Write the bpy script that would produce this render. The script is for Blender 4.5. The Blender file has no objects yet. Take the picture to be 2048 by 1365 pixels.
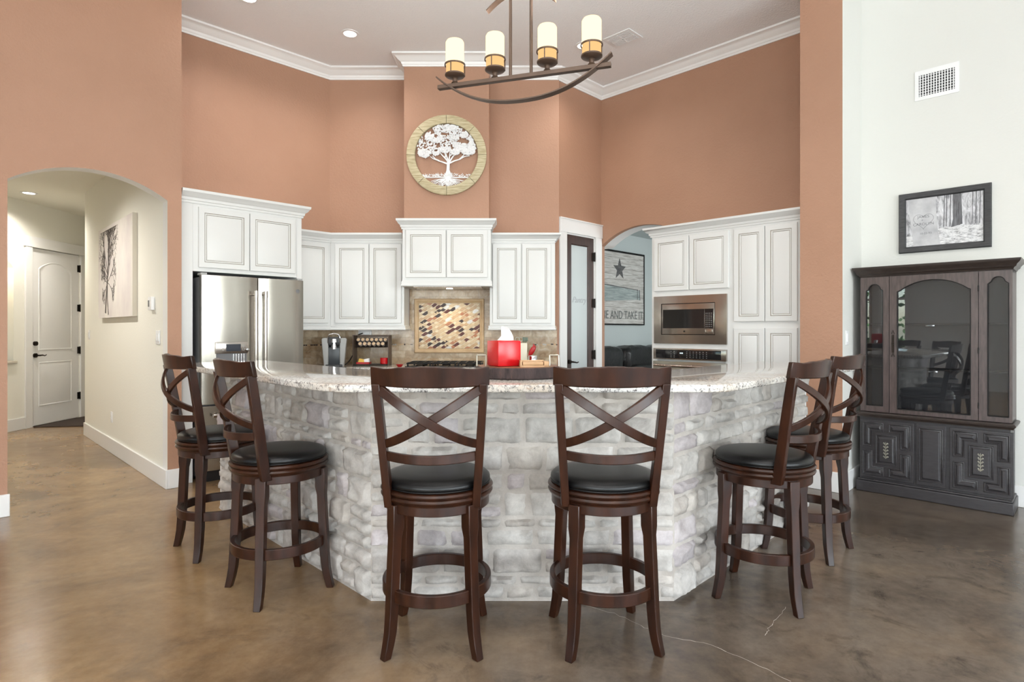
import bpy, bmesh, math, random
from mathutils import Matrix, Vector, noise
random.seed(7)
PI = math.pi
S2 = math.sqrt(2)
SC = bpy.context.scene
COL = SC.collection
F = 1174.0      # focal length in pixels of a 2048 px wide frame
EYE = 1.30
HZ = 660.0

# ------------------------------------------------------------------ materials
MATS = {}
def srgb(r, g, b):
    def c(v):
        v /= 255.0
        return v / 12.92 if v <= 0.04045 else ((v + 0.055) / 1.055) ** 2.4
    return (c(r), c(g), c(b), 1)

class NT:
    def __init__(s, name):
        s.m = bpy.data.materials.new(name); s.m.use_nodes = True
        s.t = s.m.node_tree; s.t.nodes.clear()
        s.out = s.t.nodes.new('ShaderNodeOutputMaterial')
        MATS[name] = s.m
    def n(s, typ, **kw):
        nd = s.t.nodes.new(typ)
        for k, v in kw.items():
            if k in ('inp',):
                for a, b in v.items(): nd.inputs[a].default_value = b
            else: setattr(nd, k, v)
        return nd
    def l(s, a, b): s.t.links.new(a, b)
    def coords(s, scale=(1, 1, 1), kind='Object', rot=(0, 0, 0)):
        tc = s.n('ShaderNodeTexCoord'); mp = s.n('ShaderNodeMapping')
        s.l(tc.outputs[kind], mp.inputs[0]); mp.inputs['Scale'].default_value = scale
        mp.inputs['Rotation'].default_value = rot
        return mp.outputs[0]
    def noise(s, vec, scale, detail=4, rough=.55, dist=0):
        nd = s.n('ShaderNodeTexNoise'); nd.inputs['Scale'].default_value = scale
        nd.inputs['Detail'].default_value = detail; nd.inputs['Roughness'].default_value = rough
        nd.inputs['Distortion'].default_value = dist
        s.l(vec, nd.inputs['Vector']); return nd.outputs['Fac']
    def ramp(s, fac, stops):
        r = s.n('ShaderNodeValToRGB'); e = r.color_ramp.elements
        while len(e) < len(stops): e.new(0.5)
        for i, (p, c) in enumerate(stops): e[i].position = p; e[i].color = c
        s.l(fac, r.inputs[0]); return r.outputs[0]
    def mix(s, fac, a, b, mode='MIX'):
        m = s.n('ShaderNodeMix', data_type='RGBA', blend_type=mode)
        for sock, v in ((m.inputs[0], fac), (m.inputs[6], a), (m.inputs[7], b)):
            if hasattr(v, 'node'): s.l(v, sock)
            else: sock.default_value = v
        return m.outputs[2]
    def bsdf(s, col, rough=.5, metal=0, **kw):
        b = s.n('ShaderNodeBsdfPrincipled')
        for nm, v in [('Base Color', col), ('Roughness', rough), ('Metallic', metal)] + list(kw.items()):
            if hasattr(v, 'node'): s.l(v, b.inputs[nm])
            else: b.inputs[nm].default_value = v
        s.l(b.outputs[0], s.out.inputs[0]); return b
    def bump(s, b, h, strength=.2, dist=.01):
        bp = s.n('ShaderNodeBump'); bp.inputs['Strength'].default_value = strength
        bp.inputs['Distance'].default_value = dist
        s.l(h, bp.inputs['Height']); s.l(bp.outputs[0], b.inputs['Normal'])

def plain(name, col, rough=.5, metal=0, col2=None, nscale=6, bump=None, **kw):
    t = NT(name); v = t.coords()
    if col2: c = t.ramp(t.noise(v, nscale), [(.3, col), (.7, col2)])
    else: c = col
    b = t.bsdf(c, rough, metal, **kw)
    if bump: t.bump(b, t.noise(v, bump[0], 3), bump[1], bump[2] if len(bump) > 2 else .004)
    return t.m

plain('terracotta', srgb(167, 127, 103), .6, col2=srgb(172, 132, 108), nscale=2, bump=(48, .5, .008))
plain('offwhite_wall', srgb(220, 220, 215), .65, bump=(55, .25, .005))
plain('cream_wall', srgb(240, 238, 228), .65, bump=(55, .25, .005))
plain('blue_wall', srgb(196, 204, 203), .65, bump=(55, .2, .005))
plain('ceiling_white', srgb(240, 240, 240), .9, bump=(60, .6, .010))
plain('trim_white', srgb(236, 235, 233), .35)
plain('cabinet_white', srgb(222, 222, 220), .35)
plain('cabinet_glaze', srgb(142, 130, 114), .5)
plain('door_white', srgb(240, 239, 238), .35)
plain('dark_gap', srgb(22, 20, 19), .8)
plain('black_metal', srgb(30, 28, 27), .35, .6)
plain('bronze', srgb(44, 36, 31), .35, .7)
plain('chandelier_bronze', srgb(88, 70, 58), .4, .35)
plain('chrome', srgb(210, 210, 212), .12, 1)
plain('rack_brown', srgb(84, 68, 56), .45, .3)
plain('hinge_bronze', srgb(40, 34, 30), .4, .7)
plain('black_glass', srgb(24, 24, 26), .06)
plain('screen_grey', srgb(62, 66, 74), .1)
plain('fridge_side', srgb(112, 112, 114), .45, .3)
plain('plastic_white', srgb(238, 238, 238), .4)
plain('plastic_grey', srgb(160, 160, 158), .4)
plain('plastic_black', srgb(28, 28, 30), .35)
plain('plastic_charcoal', srgb(52, 56, 60), .3)
plain('red_enamel', srgb(190, 10, 20), .25)
plain('red_plastic', srgb(176, 14, 20), .3)
plain('yellow_paper', srgb(232, 190, 84), .6)
plain('orange_paper', srgb(190, 96, 40), .6)
plain('paper_white', srgb(245, 245, 245), .8, bump=(20, .4, .01))
plain('cream_ceramic', srgb(228, 222, 200), .25)
plain('light_wood', srgb(196, 160, 120), .5, col2=srgb(178, 138, 98), nscale=9)
plain('green_utensil', srgb(90, 104, 88), .4)
plain('antique_metal', srgb(180, 176, 162), .35, .8)
plain('canvas_edge', srgb(206, 198, 184), .8)
plain('vent_dark', srgb(45, 44, 46), .8)
plain('rubber_mat', srgb(58, 46, 40), .9, bump=(200, .6, .004))
plain('pod_body', srgb(225, 215, 200), .4)
plain('pod_lid', srgb(206, 176, 140), .4)
plain('pod_rim', srgb(70, 64, 66), .4)
plain('wire', srgb(20, 20, 20), .5)
plain('mosaic_cream', srgb(214, 190, 150), .32, col2=srgb(190, 160, 120), nscale=30)
plain('mosaic_tan', srgb(176, 138, 96), .32, col2=srgb(196, 164, 122), nscale=30)
plain('mosaic_red', srgb(84, 34, 22), .32, **{'Specular IOR Level': .3})
plain('mosaic_brown', srgb(50, 30, 24), .32, **{'Specular IOR Level': .3})
plain('mosaic_amber', srgb(164, 100, 52), .32)
plain('mosaic_silver', srgb(176, 172, 166), .3, .3)
plain('grout', srgb(232, 218, 192), .8)
plain('travertine_trim', srgb(198, 168, 128), .35, col2=srgb(180, 148, 108), nscale=14)
plain('tree_metal_white', srgb(236, 236, 236), .5)
plain('leather_brown', srgb(14, 12, 13), .28, bump=(30, .5, .01))
plain('grass', srgb(86, 112, 60), .9, col2=srgb(60, 86, 40))
plain('foliage', srgb(70, 110, 60), .8, col2=srgb(110, 150, 90), nscale=3)
plain('text_grey', srgb(84, 86, 84), .7, col2=srgb(130, 136, 132), nscale=40)
plain('etch_grey', srgb(176, 180, 184), .6)
plain('carve_grey', srgb(112, 112, 116), .8)
plain('scuff', srgb(190, 178, 165), .6)

# stainless steel: soft waves, faint brushing
t = NT('stainless'); v = t.coords()
b = t.bsdf(srgb(172, 167, 158), .26, 1)
t.bump(b, t.noise(t.coords((1.2, 1.2, .5)), 3.0, 1), .30, .02)
t = NT('stainless_plain'); b = t.bsdf(srgb(180, 172, 165), .2, 1)
# espresso wood
t = NT('espresso_wood'); v = t.coords((6, 6, 1.2))
c = t.ramp(t.noise(v, 4, 5), [(.25, srgb(27, 12, 6)), (.75, srgb(60, 31, 17))])
b = t.bsdf(c, .30, 0, **{'Specular IOR Level': .38})
t = NT('black_leather'); v = t.coords()
b = t.bsdf(srgb(10, 10, 11), .36, 0, **{'Specular IOR Level': .38}); t.bump(b, t.noise(v, 160, 2), .12, .002)
# charcoal-painted wood of the china cabinet
t = NT('charcoal_wood'); v = t.coords((3, 3, 14), rot=(0, 0, 0))
c = t.ramp(t.noise(v, 5, 5), [(.3, srgb(45, 42, 43)), (.7, srgb(57, 54, 56))])
t.bsdf(c, .38)
t = NT('plum_wood'); v = t.coords((14, 14, 2))
c = t.ramp(t.noise(v, 5, 5), [(.3, srgb(64, 53, 51)), (.7, srgb(88, 75, 72))])
t.bsdf(c, .36)
t = NT('dark_crown_wood'); v = t.coords((4, 4, 30))
c = t.ramp(t.noise(v, 5, 4), [(.3, srgb(40, 33, 30)), (.7, srgb(60, 50, 45))])
t.bsdf(c, .33)
plain('cabinet_inside', srgb(98, 94, 94), .6)
t = NT('pantry_wood'); v = t.coords((20, 20, 1.5))
t.bsdf(t.ramp(t.noise(v, 3, 4), [(.3, srgb(50, 32, 26)), (.7, srgb(72, 46, 37))]), .35)
t = NT('black_frame_wood'); v = t.coords((4, 4, 40))
b = t.bsdf(t.ramp(t.noise(v, 5, 4), [(.3, srgb(36, 36, 38)), (.7, srgb(62, 62, 64))]), .5)
# bleached ring wood: straight grain
t = NT('bleached_wood'); v = t.coords((3, 3, 40), rot=(0, .7, 0))
b = t.bsdf(t.ramp(t.noise(v, 3, 5, .6, .3), [(.3, srgb(150, 134, 96)), (.55, srgb(196, 184, 150)), (.8, srgb(214, 206, 178))]), .6)
t.bump(b, t.noise(v, 3, 5), .3, .004)
# white planks of the flag sign
t = NT('sign_planks'); v = t.coords((1.5, 1.5, 18))
b = t.bsdf(t.ramp(t.noise(v, 2.5, 6, .65, .5), [(.28, srgb(132, 126, 120)), (.48, srgb(196, 192, 186)), (.72, srgb(226, 225, 221))]), .7)
t = NT('sign_blue'); v = t.coords((1.5, 1.5, 14))
t.bsdf(t.ramp(t.noise(v, 2.5, 6, .65, .5), [(.25, srgb(96, 106, 106)), (.5, srgb(158, 168, 166)), (.75, srgb(196, 204, 200))]), .7)
t = NT('sign_dark'); v = t.coords((3, 3, 20))
t.bsdf(t.ramp(t.noise(v, 4, 6, .7, .5), [(.3, srgb(46, 48, 52)), (.7, srgb(120, 118, 116))]), .7)
# bark of the log slice
t = NT('bark'); v = t.coords((14, 14, 3))
b = t.bsdf(t.ramp(t.noise(v, 3, 6, .7), [(.3, srgb(32, 24, 24)), (.6, srgb(72, 56, 54)), (.85, srgb(120, 84, 66))]), .75)
t.bump(b, t.noise(v, 4, 6, .7), .8, .012)
plain('slice_wood', srgb(140, 98, 66), .5, col2=srgb(110, 74, 48), nscale=12)
# granite
t = NT('granite'); v = t.coords()
base = t.ramp(t.noise(v, 3.0, 6, .6, .6), [(.3, srgb(200, 188, 174)), (.5, srgb(216, 211, 204)), (.7, srgb(230, 229, 227))])
sp = t.ramp(t.noise(v, 75, 5, .8), [(.39, (1, 1, 1, 1)), (.50, (0, 0, 0, 1))])
c = t.mix(sp, base, srgb(84, 80, 80))
sp2 = t.ramp(t.noise(t.coords((1, 1, 1), rot=(.5, .3, 0)), 26, 4, .7, .8), [(.60, (0, 0, 0, 1)), (.70, (1, 1, 1, 1))])
c = t.mix(sp2, c, srgb(172, 152, 136))
t.bsdf(c, .07)
# stained concrete floor
t = NT('concrete'); v = t.coords()
n1 = t.noise(t.coords((1, 1, 1)), .9, 8, .62, .6)
c1 = t.ramp(n1, [(.34, srgb(54, 46, 40)), (.45, srgb(80, 70, 62)), (.55, srgb(102, 91, 81)), (.68, srgb(124, 111, 98))])
# amber stain plus warm hall light painted into the colour, strongest hall side
sep = t.n('ShaderNodeSeparateXYZ'); t.l(v, sep.inputs[0])
mr = t.n('ShaderNodeMapRange'); mr.inputs[1].default_value = .5; mr.inputs[2].default_value = -1.7
t.l(sep.outputs[0], mr.inputs[0])
n2 = t.noise(t.coords((1, 1.2, 1)), 1.6, 6, .6, .4)
ml = t.n('ShaderNodeMath', operation='MULTIPLY_ADD'); t.l(n2, ml.inputs[0]); ml.inputs[1].default_value = 1.1; ml.inputs[2].default_value = -.55
ad = t.n('ShaderNodeMath', operation='ADD', use_clamp=True); t.l(ml.outputs[0], ad.inputs[0]); t.l(mr.outputs[0], ad.inputs[1])
c2 = t.ramp(n1, [(.34, srgb(104, 79, 50)), (.46, srgb(138, 107, 70)), (.64, srgb(168, 136, 95))])
c = t.mix(ad.outputs[0], c1, c2)
n3 = t.noise(t.coords((1, 1, 1), rot=(0, 0, .6)), 3.2, 7, .7, 1.0)
iv = t.n('ShaderNodeMath', operation='MULTIPLY_ADD', use_clamp=True); t.l(ad.outputs[0], iv.inputs[0]); iv.inputs[1].default_value = -.75; iv.inputs[2].default_value = 1
mk = t.mix(iv.outputs[0], (0, 0, 0, 1), t.ramp(n3, [(.30, (1, 1, 1, 1)), (.46, (0, 0, 0, 1))]))
c = t.mix(mk, c, srgb(50, 42, 36))
c = t.mix(.25, c, t.ramp(t.noise(v, 14, 6, .7), [(.3, srgb(80, 68, 56)), (.7, srgb(146, 130, 110))]))
b = t.bsdf(c, t.ramp(t.noise(v, 5, 4), [(.3, (.17, .17, .17, 1)), (.7, (.27, .27, .27, 1))]))
t.bump(b, t.noise(v, 2.2, 3), .05, .02)
# stone
t = NT('stone'); v = t.coords()
at = t.n('ShaderNodeVertexColor', layer_name='tint')
c = t.ramp(t.noise(v, 9, 7, .7, .3), [(.28, srgb(158, 153, 149)), (.5, srgb(192, 188, 185)), (.72, srgb(216, 213, 210))])
c = t.mix(.75, c, at.outputs[0], 'MULTIPLY')
b = t.bsdf(c, .75); t.bump(b, t.noise(v, 38, 6, .7), .45, .008)
t = NT('mortar'); v = t.coords()
c = t.ramp(t.noise(v, 7, 6, .7), [(.3, srgb(168, 160, 152)), (.7, srgb(194, 187, 180))])
b = t.bsdf(c, .85); t.bump(b, t.noise(v, 60, 4, .7), .5, .006)
# travertine tiles, running bond
t = NT('tile'); tc = t.n('ShaderNodeTexCoord'); sp = t.n('ShaderNodeSeparateXYZ'); t.l(tc.outputs['Object'], sp.inputs[0])
cb = t.n('ShaderNodeCombineXYZ'); t.l(sp.outputs[0], cb.inputs[0]); t.l(sp.outputs[2], cb.inputs[1])
br = t.n('ShaderNodeTexBrick'); t.l(cb.outputs[0], br.inputs['Vector'])
br.inputs['Scale'].default_value = 1; br.inputs['Brick Width'].default_value = .15; br.inputs['Row Height'].default_value = .076
br.inputs['Mortar Size'].default_value = .003; br.inputs['Color1'].default_value = srgb(158, 130, 98)
br.inputs['Color2'].default_value = srgb(216, 200, 174); br.inputs['Mortar'].default_value = srgb(170, 156, 134)
br.inputs['Bias'].default_value = -.1
c = t.mix(.45, br.outputs[0], t.ramp(t.noise(tc.outputs['Object'], 11, 7, .65, .8), [(.32, srgb(112, 82, 54)), (.5, srgb(180, 154, 122)), (.68, srgb(220, 206, 184))]))
b = t.bsdf(c, .22); 
bp = t.n('ShaderNodeBump'); bp.inputs['Strength'].default_value = .5; bp.inputs['Distance'].default_value = .003; bp.invert = True
t.l(br.outputs['Fac'], bp.inputs['Height']); t.l(bp.outputs[0], b.inputs['Normal'])
# leaf artwork on canvas, photo of a beech wood
t = NT('canvas_paper'); v = t.coords((1, 1, .6))
t.bsdf(t.ramp(t.noise(v, 4, 4), [(.3, srgb(214, 206, 204)), (.7, srgb(230, 225, 218))]), .85)
plain('ink', srgb(96, 88, 84), .85, col2=srgb(60, 54, 52), nscale=20)
t = NT('ink_pale'); t.bsdf(srgb(176, 166, 162), .85)
t = NT('photo_snow'); v = t.coords((1, 1, .25))
c = t.ramp(t.noise(v, 40, 6, .75, .6), [(.36, srgb(110, 110, 114)), (.52, srgb(196, 196, 200)), (.7, srgb(235, 235, 238))])
t.bsdf(c, .3)
t = NT('photo_ground'); v = t.coords((1, 1, 2.4))
t.bsdf(t.ramp(t.noise(v, 34, 6, .75), [(.36, srgb(130, 130, 132)), (.5, srgb(208, 208, 210)), (.7, srgb(238, 238, 238))]), .3)
t = NT('photo_beech'); v = t.coords((1, 1, 1))
t.bsdf(t.ramp(t.noise(v, 9, 5), [(.3, srgb(168, 168, 172)), (.7, srgb(204, 204, 206))]), .3)
t = NT('photo_trunk'); v = t.coords((3, 3, .4))
t.bsdf(t.ramp(t.noise(v, 30, 5), [(.3, srgb(54, 54, 58)), (.7, srgb(120, 120, 124))]), .3)
# glass: clear pane, mostly see-through, mirror-like at grazing angles
def glass(name, tint, base=.06):
    t = NT(name)
    tr = t.n('ShaderNodeBsdfTransparent'); tr.inputs[0].default_value = tint
    gl = t.n('ShaderNodeBsdfGlossy'); gl.inputs['Roughness'].default_value = .01
    fr = t.n('ShaderNodeFresnel'); fr.inputs[0].default_value = 1.55
    ad = t.n('ShaderNodeMath', operation='ADD', use_clamp=True); t.l(fr.outputs[0], ad.inputs[0]); ad.inputs[1].default_value = base
    mx = t.n('ShaderNodeMixShader'); t.l(ad.outputs[0], mx.inputs[0]); t.l(tr.outputs[0], mx.inputs[1]); t.l(gl.outputs[0], mx.inputs[2])
    t.l(mx.outputs[0], t.out.inputs[0])
glass('clear_glass', (.97, .98, .98, 1), 0)
glass('cabinet_glass', (.80, .82, .84, 1), .04)
t = NT('frosted_glass'); t.bsdf(srgb(196, 204, 204), .35)
def emit(name, col, s):
    t = NT(name); e = t.n('ShaderNodeEmission'); e.inputs[0].default_value = col; e.inputs[1].default_value = s
    t.l(e.outputs[0], t.out.inputs[0])
emit('lamp_white', (1, .97, .92, 1), 6)
emit('shade_glow', (1, .80, .50, 1), 1.7)
emit('shade_glow_low', (1, .62, .26, 1), 1.05)
emit('display_digits', (.8, .95, 1, 1), 1.6)

# ------------------------------------------------------------------ mesh helpers
def M(*names): return [MATS[n] for n in names]
class MB:
    def __init__(s): s.bm = bmesh.new(); s.X = Matrix()
    def _v(s, p): return s.bm.verts.new(s.X @ Vector(p))
    def _f(s, vs, m):
        try: f = s.bm.faces.new(vs)
        except ValueError: return None
        f.material_index = m; f.smooth = True; return f
    def box(s, x0, x1, y0, y1, z0, z1, m=0, bev=0):
        vs = [s._v((x, y, z)) for x in (x0, x1) for y in (y0, y1) for z in (z0, z1)]
        fs = [s._f([vs[i] for i in q], m) for q in ((0, 1, 3, 2), (4, 6, 7, 5), (0, 4, 5, 1), (2, 3, 7, 6), (0, 2, 6, 4), (1, 5, 7, 3))]
        if bev:
            es = {e for f in fs for e in f.edges}
            r = bmesh.ops.bevel(s.bm, geom=list(es), offset=bev, segments=2, affect='EDGES', profile=.6)
            for f in r['faces']: f.material_index = m; f.smooth = True
        return s
    def prism(s, pts, lo, hi, axis='y', m=0, back=None, sides=None):
        """2-D outline extruded along an axis; for 'y' points are (x, z)"""
        mk = {'y': lambda p, h: (p[0], h, p[1]), 'z': lambda p, h: (p[0], p[1], h), 'x': lambda p, h: (h, p[0], p[1])}[axis]
        a = [s._v(mk(p, lo)) for p in pts]; b = [s._v(mk(p, hi)) for p in pts]
        s._f(a, m); s._f(b[::-1], m if back is None else back)
        n = len(pts)
        for i in range(n): s._f([a[i], b[i], b[(i + 1) % n], a[(i + 1) % n]], m if sides is None else sides[i])
        return s
    def loft(s, loops, mats=0, cap0=None, cap1=None, close=True):
        R = [[s._v(p) for p in L] for L in loops]
        for k in range(len(R) - 1):
            n = len(R[k]); mm = mats if isinstance(mats, int) else mats[k]
            for i in range(n if close else n - 1): s._f([R[k][i], R[k][(i + 1) % n], R[k + 1][(i + 1) % n], R[k + 1][i]], mm)
        if cap0 is not None: s._f(R[0][::-1], cap0)
        if cap1 is not None: s._f(R[-1], cap1)
        return s
    def lathe(s, prof, c=(0, 0, 0), n=32, m=0):
        L = [[(c[0] + r * math.cos(2 * PI * i / n), c[1] + r * math.sin(2 * PI * i / n), c[2] + z) for i in range(n)] for r, z in prof]
        return s.loft(L, m, m, m)
    def cyl(s, p, q, r, r2=None, n=16, m=0):
        return s.tube([p, q], [r, r if r2 is None else r2], n, m)
    def tube(s, pts, r, n=8, m=0, closed=False):
        P = [Vector(p) for p in pts]; k = len(P); L = []; up = None
        for i in range(k):
            if closed: d = (P[(i + 1) % k] - P[i - 1])
            else: d = (P[min(i + 1, k - 1)] - P[max(i - 1, 0)])
            d.normalize()
            if up is None: up = Vector((0, 0, 1)) if abs(d.z) < .9 else Vector((0, 1, 0))
            a = d.cross(up); a.normalize(); up = a.cross(d); up.normalize()
            rr = r[i] if isinstance(r, (list, tuple)) else r
            L.append([P[i] + a * (rr * math.cos(2 * PI * j / n)) + up * (rr * math.sin(2 * PI * j / n)) for j in range(n)])
        if closed: L.append(L[0]); return s.loft(L, m)
        return s.loft(L, m, m, m)
    def band(s, pts, w, h, up=None, m=0):
        """rectangular section swept along pts: w across (horizontal normal), h tall; each pt may carry its own h"""
        P = [Vector(p) for p in pts]; k = len(P); L = []
        for i in range(k):
            d = (P[min(i + 1, k - 1)] - P[max(i - 1, 0)]).normalized()
            if up is None:
                nn = Vector((d.y, -d.x, 0))
                nn = nn.normalized() if nn.length > 1e-6 else Vector((0, 1, 0))
                uu = nn.cross(d).normalized() * -1
            else:
                uu = Vector(up); nn = d.cross(uu).normalized(); uu = nn.cross(d).normalized() 
            ww = w[i] if isinstance(w, (list, tuple)) else w; hh = h[i] if isinstance(h, (list, tuple)) else h
            a, b = nn * ww / 2, uu * hh / 2
            L.append([P[i] - a - b, P[i] + a - b, P[i] + a + b, P[i] - a + b])
        return s.loft(L, m, m, m)
    def ring(s, c, r0, r1, z0, z1, n=48, m=0, axis='z'):
        def pt(r, i, h):
            x, y = r * math.cos(2 * PI * i / n), r * math.sin(2 * PI * i / n)
            return (c[0] + x, c[1] + y, c[2] + h) if axis == 'z' else (c[0] + x, c[1] + h, c[2] + y)
        L = [[pt(r, i, h) for i in range(n)] for r, h in ((r0, z0), (r1, z0), (r1, z1), (r0, z1), (r0, z0))]
        return s.loft(L, m)
    def pillow(s, c, hx, hy, hz, e=.55, n=20, m=0, fn=None):
        L = []
        pw = lambda v, p: math.copysign(abs(v) ** p, v)
        for j in range(n // 2 + 1):
            th = -PI / 2 + PI * j / (n // 2)
            lp = []
            for i in range(n):
                ph = 2 * PI * i / n
                ct, st = pw(math.cos(th), e), pw(math.sin(th), e)
                p = [c[0] + hx * ct * pw(math.cos(ph), e), c[1] + hy * ct * pw(math.sin(ph), e), c[2] + hz * st]
                if fn: p = fn(p)
                lp.append(p)
            L.append(lp)
        return s.loft(L, m, m, m)
    def build(s, name, mats, parent=None, rz=0, loc=None, bevel=0, sharp=38):
        bmesh.ops.remove_doubles(s.bm, verts=s.bm.verts, dist=1e-6)
        bmesh.ops.recalc_face_normals(s.bm, faces=s.bm.faces)
        me = bpy.data.meshes.new(name); s.bm.to_mesh(me); s.bm.free()
        for mm in (mats if isinstance(mats, list) else M(mats)): me.materials.append(mm)
        me.set_sharp_from_angle(angle=math.radians(sharp))
        o = bpy.data.objects.new(name, me); COL.objects.link(o)
        if parent: o.parent = parent
        if loc: o.location = loc
        o.rotation_euler.z = rz
        if bevel:
            b = o.modifiers.new('Bevel', 'BEVEL'); b.width = bevel; b.segments = 2; b.limit_method = 'ANGLE'; b.angle_limit = math.radians(40)
        return o

def tag(o, label=None, cat=None, group=None, kind=None):
    if label: o['label'] = label
    if cat: o['category'] = cat
    if group: o['group'] = group
    if kind: o['kind'] = kind
    return o
def thing(name, label, cat, loc=(0, 0, 0), rz=0, group=None, kind=None):
    o = bpy.data.objects.new(name, None); o.empty_display_size = .1; COL.objects.link(o)
    o.location = loc; o.rotation_euler.z = rz
    return tag(o, label, cat, group, kind)
def struct(o): o['kind'] = 'structure'; return o
def copy_tree(o, parent=None):
    c = o.copy(); COL.objects.link(c)
    if parent: c.parent = parent
    for ch in [x for x in KIDS.get(o.name, [])]: 
        d = copy_tree(ch, c)
        KIDS.setdefault(c.name, []).append(d)
    return c
KIDS = {}
def index_kids(o):
    for x in COL.objects:
        if x.parent is not None: pass
    def rec(p):
        KIDS[p.name] = [x for x in COL.objects if x.parent == p]
        for x in KIDS[p.name]: rec(x)
    rec(o)

# frames: L = walls running away to the right (45 deg), R = walls coming forward to the right (-45 deg)
AL, AR = PI / 4, -PI / 4
def W(fr, a, b, z=0):
    if fr == 'L': return ((a - b) / S2, (a + b) / S2, z)
    if fr == 'R': return ((a + b) / S2, (b - a) / S2, z)
    return (a, b, z)
RZ = {'L': AL, 'R': AR, 'B': 0}
def rx(px): return (px - 1024) / F
def aL(px, b): r = rx(px); Y = b * S2 / (1 - r); return Y * (1 + r) / S2
def aR(px, b): r = rx(px); Y = b * S2 / (1 + r); return Y * (r - 1) / S2
def yL(px, b): return b * S2 / (1 - rx(px))
def yR(px, b): return b * S2 / (1 + rx(px))
def zz(py, Y): return EYE + (HZ - py) * Y / F

H = 4.23            # kitchen and great room ceiling
BA = 5.381          # front-left wall with the arch (L frame)
BL = 6.130          # kitchen left wall (L)
YB = 6.617          # kitchen back wall
BP = 4.320          # pantry-door wall (L)
BR = 5.869          # kitchen right wall (R)
BPI = 5.155         # pillar face (R)
BC = 5.685          # white wall behind the china cabinet (R)
A_PI0, A_PI1 = -1.761, -1.441

def wall(name, fr, pts, b0, b1, mats='terracotta', m=0, back=None, sides=None):
    o = MB().prism(pts, b0, b1, 'y', m, back, sides).build(name, mats if isinstance(mats, list) else M(mats), rz=RZ[fr])
    return struct(o)
def rect(x0, x1, z0, z1): return [(x0, z0), (x1, z0), (x1, z1), (x0, z1)]
def arch_pts(x0, x1, zs, za, n=18):
    """segmental arch from (x0,zs) to (x1,zs) with its crown at za"""
    w = (x1 - x0) / 2; h = za - zs; R = (w * w + h * h) / (2 * h); cx = (x0 + x1) / 2; cz = za - R
    t0 = math.asin(w / R)
    return [(cx + R * math.sin(-t0 + 2 * t0 * i / n), cz + R * math.cos(-t0 + 2 * t0 * i / n)) for i in range(n + 1)]
def arch_wall(name, fr, x0, x1, h, o0, o1, zs, za, b0, b1, mats, front=0, back=1, reveal=2):
    ar = arch_pts(o0, o1, zs, za)
    pts = [(x0, 0), (o0, 0)] + ar + [(o1, 0), (x1, 0), (x1, h), (x0, h)]
    sides = [front] + [reveal] * (len(ar) + 1) + [front] * 4
    return wall(name, fr, pts, b0, b1, mats, front, back, sides[:len(pts)])

# ------------------------------------------------------------------ room shell
o = MB().prism([(-14, -7), (14, -7), (14, 16), (-14, 16)], -.1, 0, 'z').build('floor', 'concrete'); struct(o)
# floor crack lines (wear in the slab)
def crack(pts, w, name='trim_9'):
    m = MB()
    P = []
    for (a, b) in zip(pts[:-1], pts[1:]):
        for k in range(6):
            t_ = k / 6; P.append((a[0] + (b[0] - a[0]) * t_ + random.uniform(-.006, .006), a[1] + (b[1] - a[1]) * t_ + random.uniform(-.006, .006), .0006))
    P.append((pts[-1][0], pts[-1][1], .0006))
    for p, q in zip(P[:-1], P[1:]):
        d = Vector(q) - Vector(p); nn = Vector((-d.y, d.x, 0)).normalized() * random.uniform(w * .35, w)
        m._f([m._v(Vector(p) - nn), m._v(Vector(q) - nn), m._v(Vector(q) + nn), m._v(Vector(p) + nn)], 0)
    return m
def fl(px, py): Y = EYE * F / (py - HZ); return (rx(px) * Y, Y)
m = crack([fl(1160, 1208), fl(1230, 1228), fl(1290, 1256), fl(1340, 1275), fl(1420, 1290), fl(1490, 1320), fl(1582, 1364)], .0016)
o = m.build('floor_crack', 'scuff'); tag(o, 'long pale hairline crack running across the concrete floor at front right', 'crack')
m = crack([fl(1572, 1215), fl(1552, 1240), fl(1540, 1256), fl(1530, 1272)], .0012)
o = m.build('floor_crack', 'scuff'); tag(o, 'short pale hairline crack in the floor below the second stool from right', 'crack')

# ceilings
o = MB().prism([(-5, -5), (5.9, -5), (5.9, 6.3), (-5, 6.3)], H, H + .1, 'z')
o = MB().prism([W('L', -5.1, -5.1)[:2], W('L', 6.15, -5.1)[:2], W('L', 6.15, 4.6)[:2], W('L', 4.9, 4.6)[:2], W('L', 3.6, 6.35)[:2], W('L', 1.3, 6.35)[:2], W('L', 1.3, 5.45)[:2], W('L', -5.1, 5.45)[:2]], H, H + .1, 'z').build('ceiling', 'ceiling_white'); struct(o)
ZH = 2.99
o = MB().prism([(-6.55, 1.2), W('L', 1.4, 5.5)[:2], (-5.2, 9.5), (-6.55, 9.5)], ZH, ZH + .1, 'z').build('ceiling_hall', 'cream_wall'); struct(o)
o = MB().prism([W('L', 6.0, 1.0)[:2], W('L', 9.5, 1.0)[:2], W('L', 9.5, 5.6)[:2], W('L', 6.0, 5.6)[:2]], 2.85, 2.95, 'z').build('ceiling_den', 'blue_wall'); struct(o)

MW = M('terracotta', 'cream_wall', 'trim_white')
A0, A1 = .4066, 1.4008
arch_wall('wall_front_left', 'L', -5, 1.505, H, A0, A1, 2.355, 2.515, BA, BA + .13, MW)
wall('wall_hall_right', 'L', rect(A1, 1.455, 0, H), BA + .13, 8.88, 'cream_wall')
wall('wall_fridge_side', 'L', rect(1.455, 1.505, 0, H), BA + .13, BL + .1, 'terracotta')
wall('wall_left', 'L', rect(1.505, 3.32, 0, H), BL, BL + .1)
wall('wall_back', 'B', rect(-2.10, .53, 0, H), YB, YB + .1)
wall('wall_chimney', 'B', rect(-1.155, -.246, 2.30, H), 6.28, YB)
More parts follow.
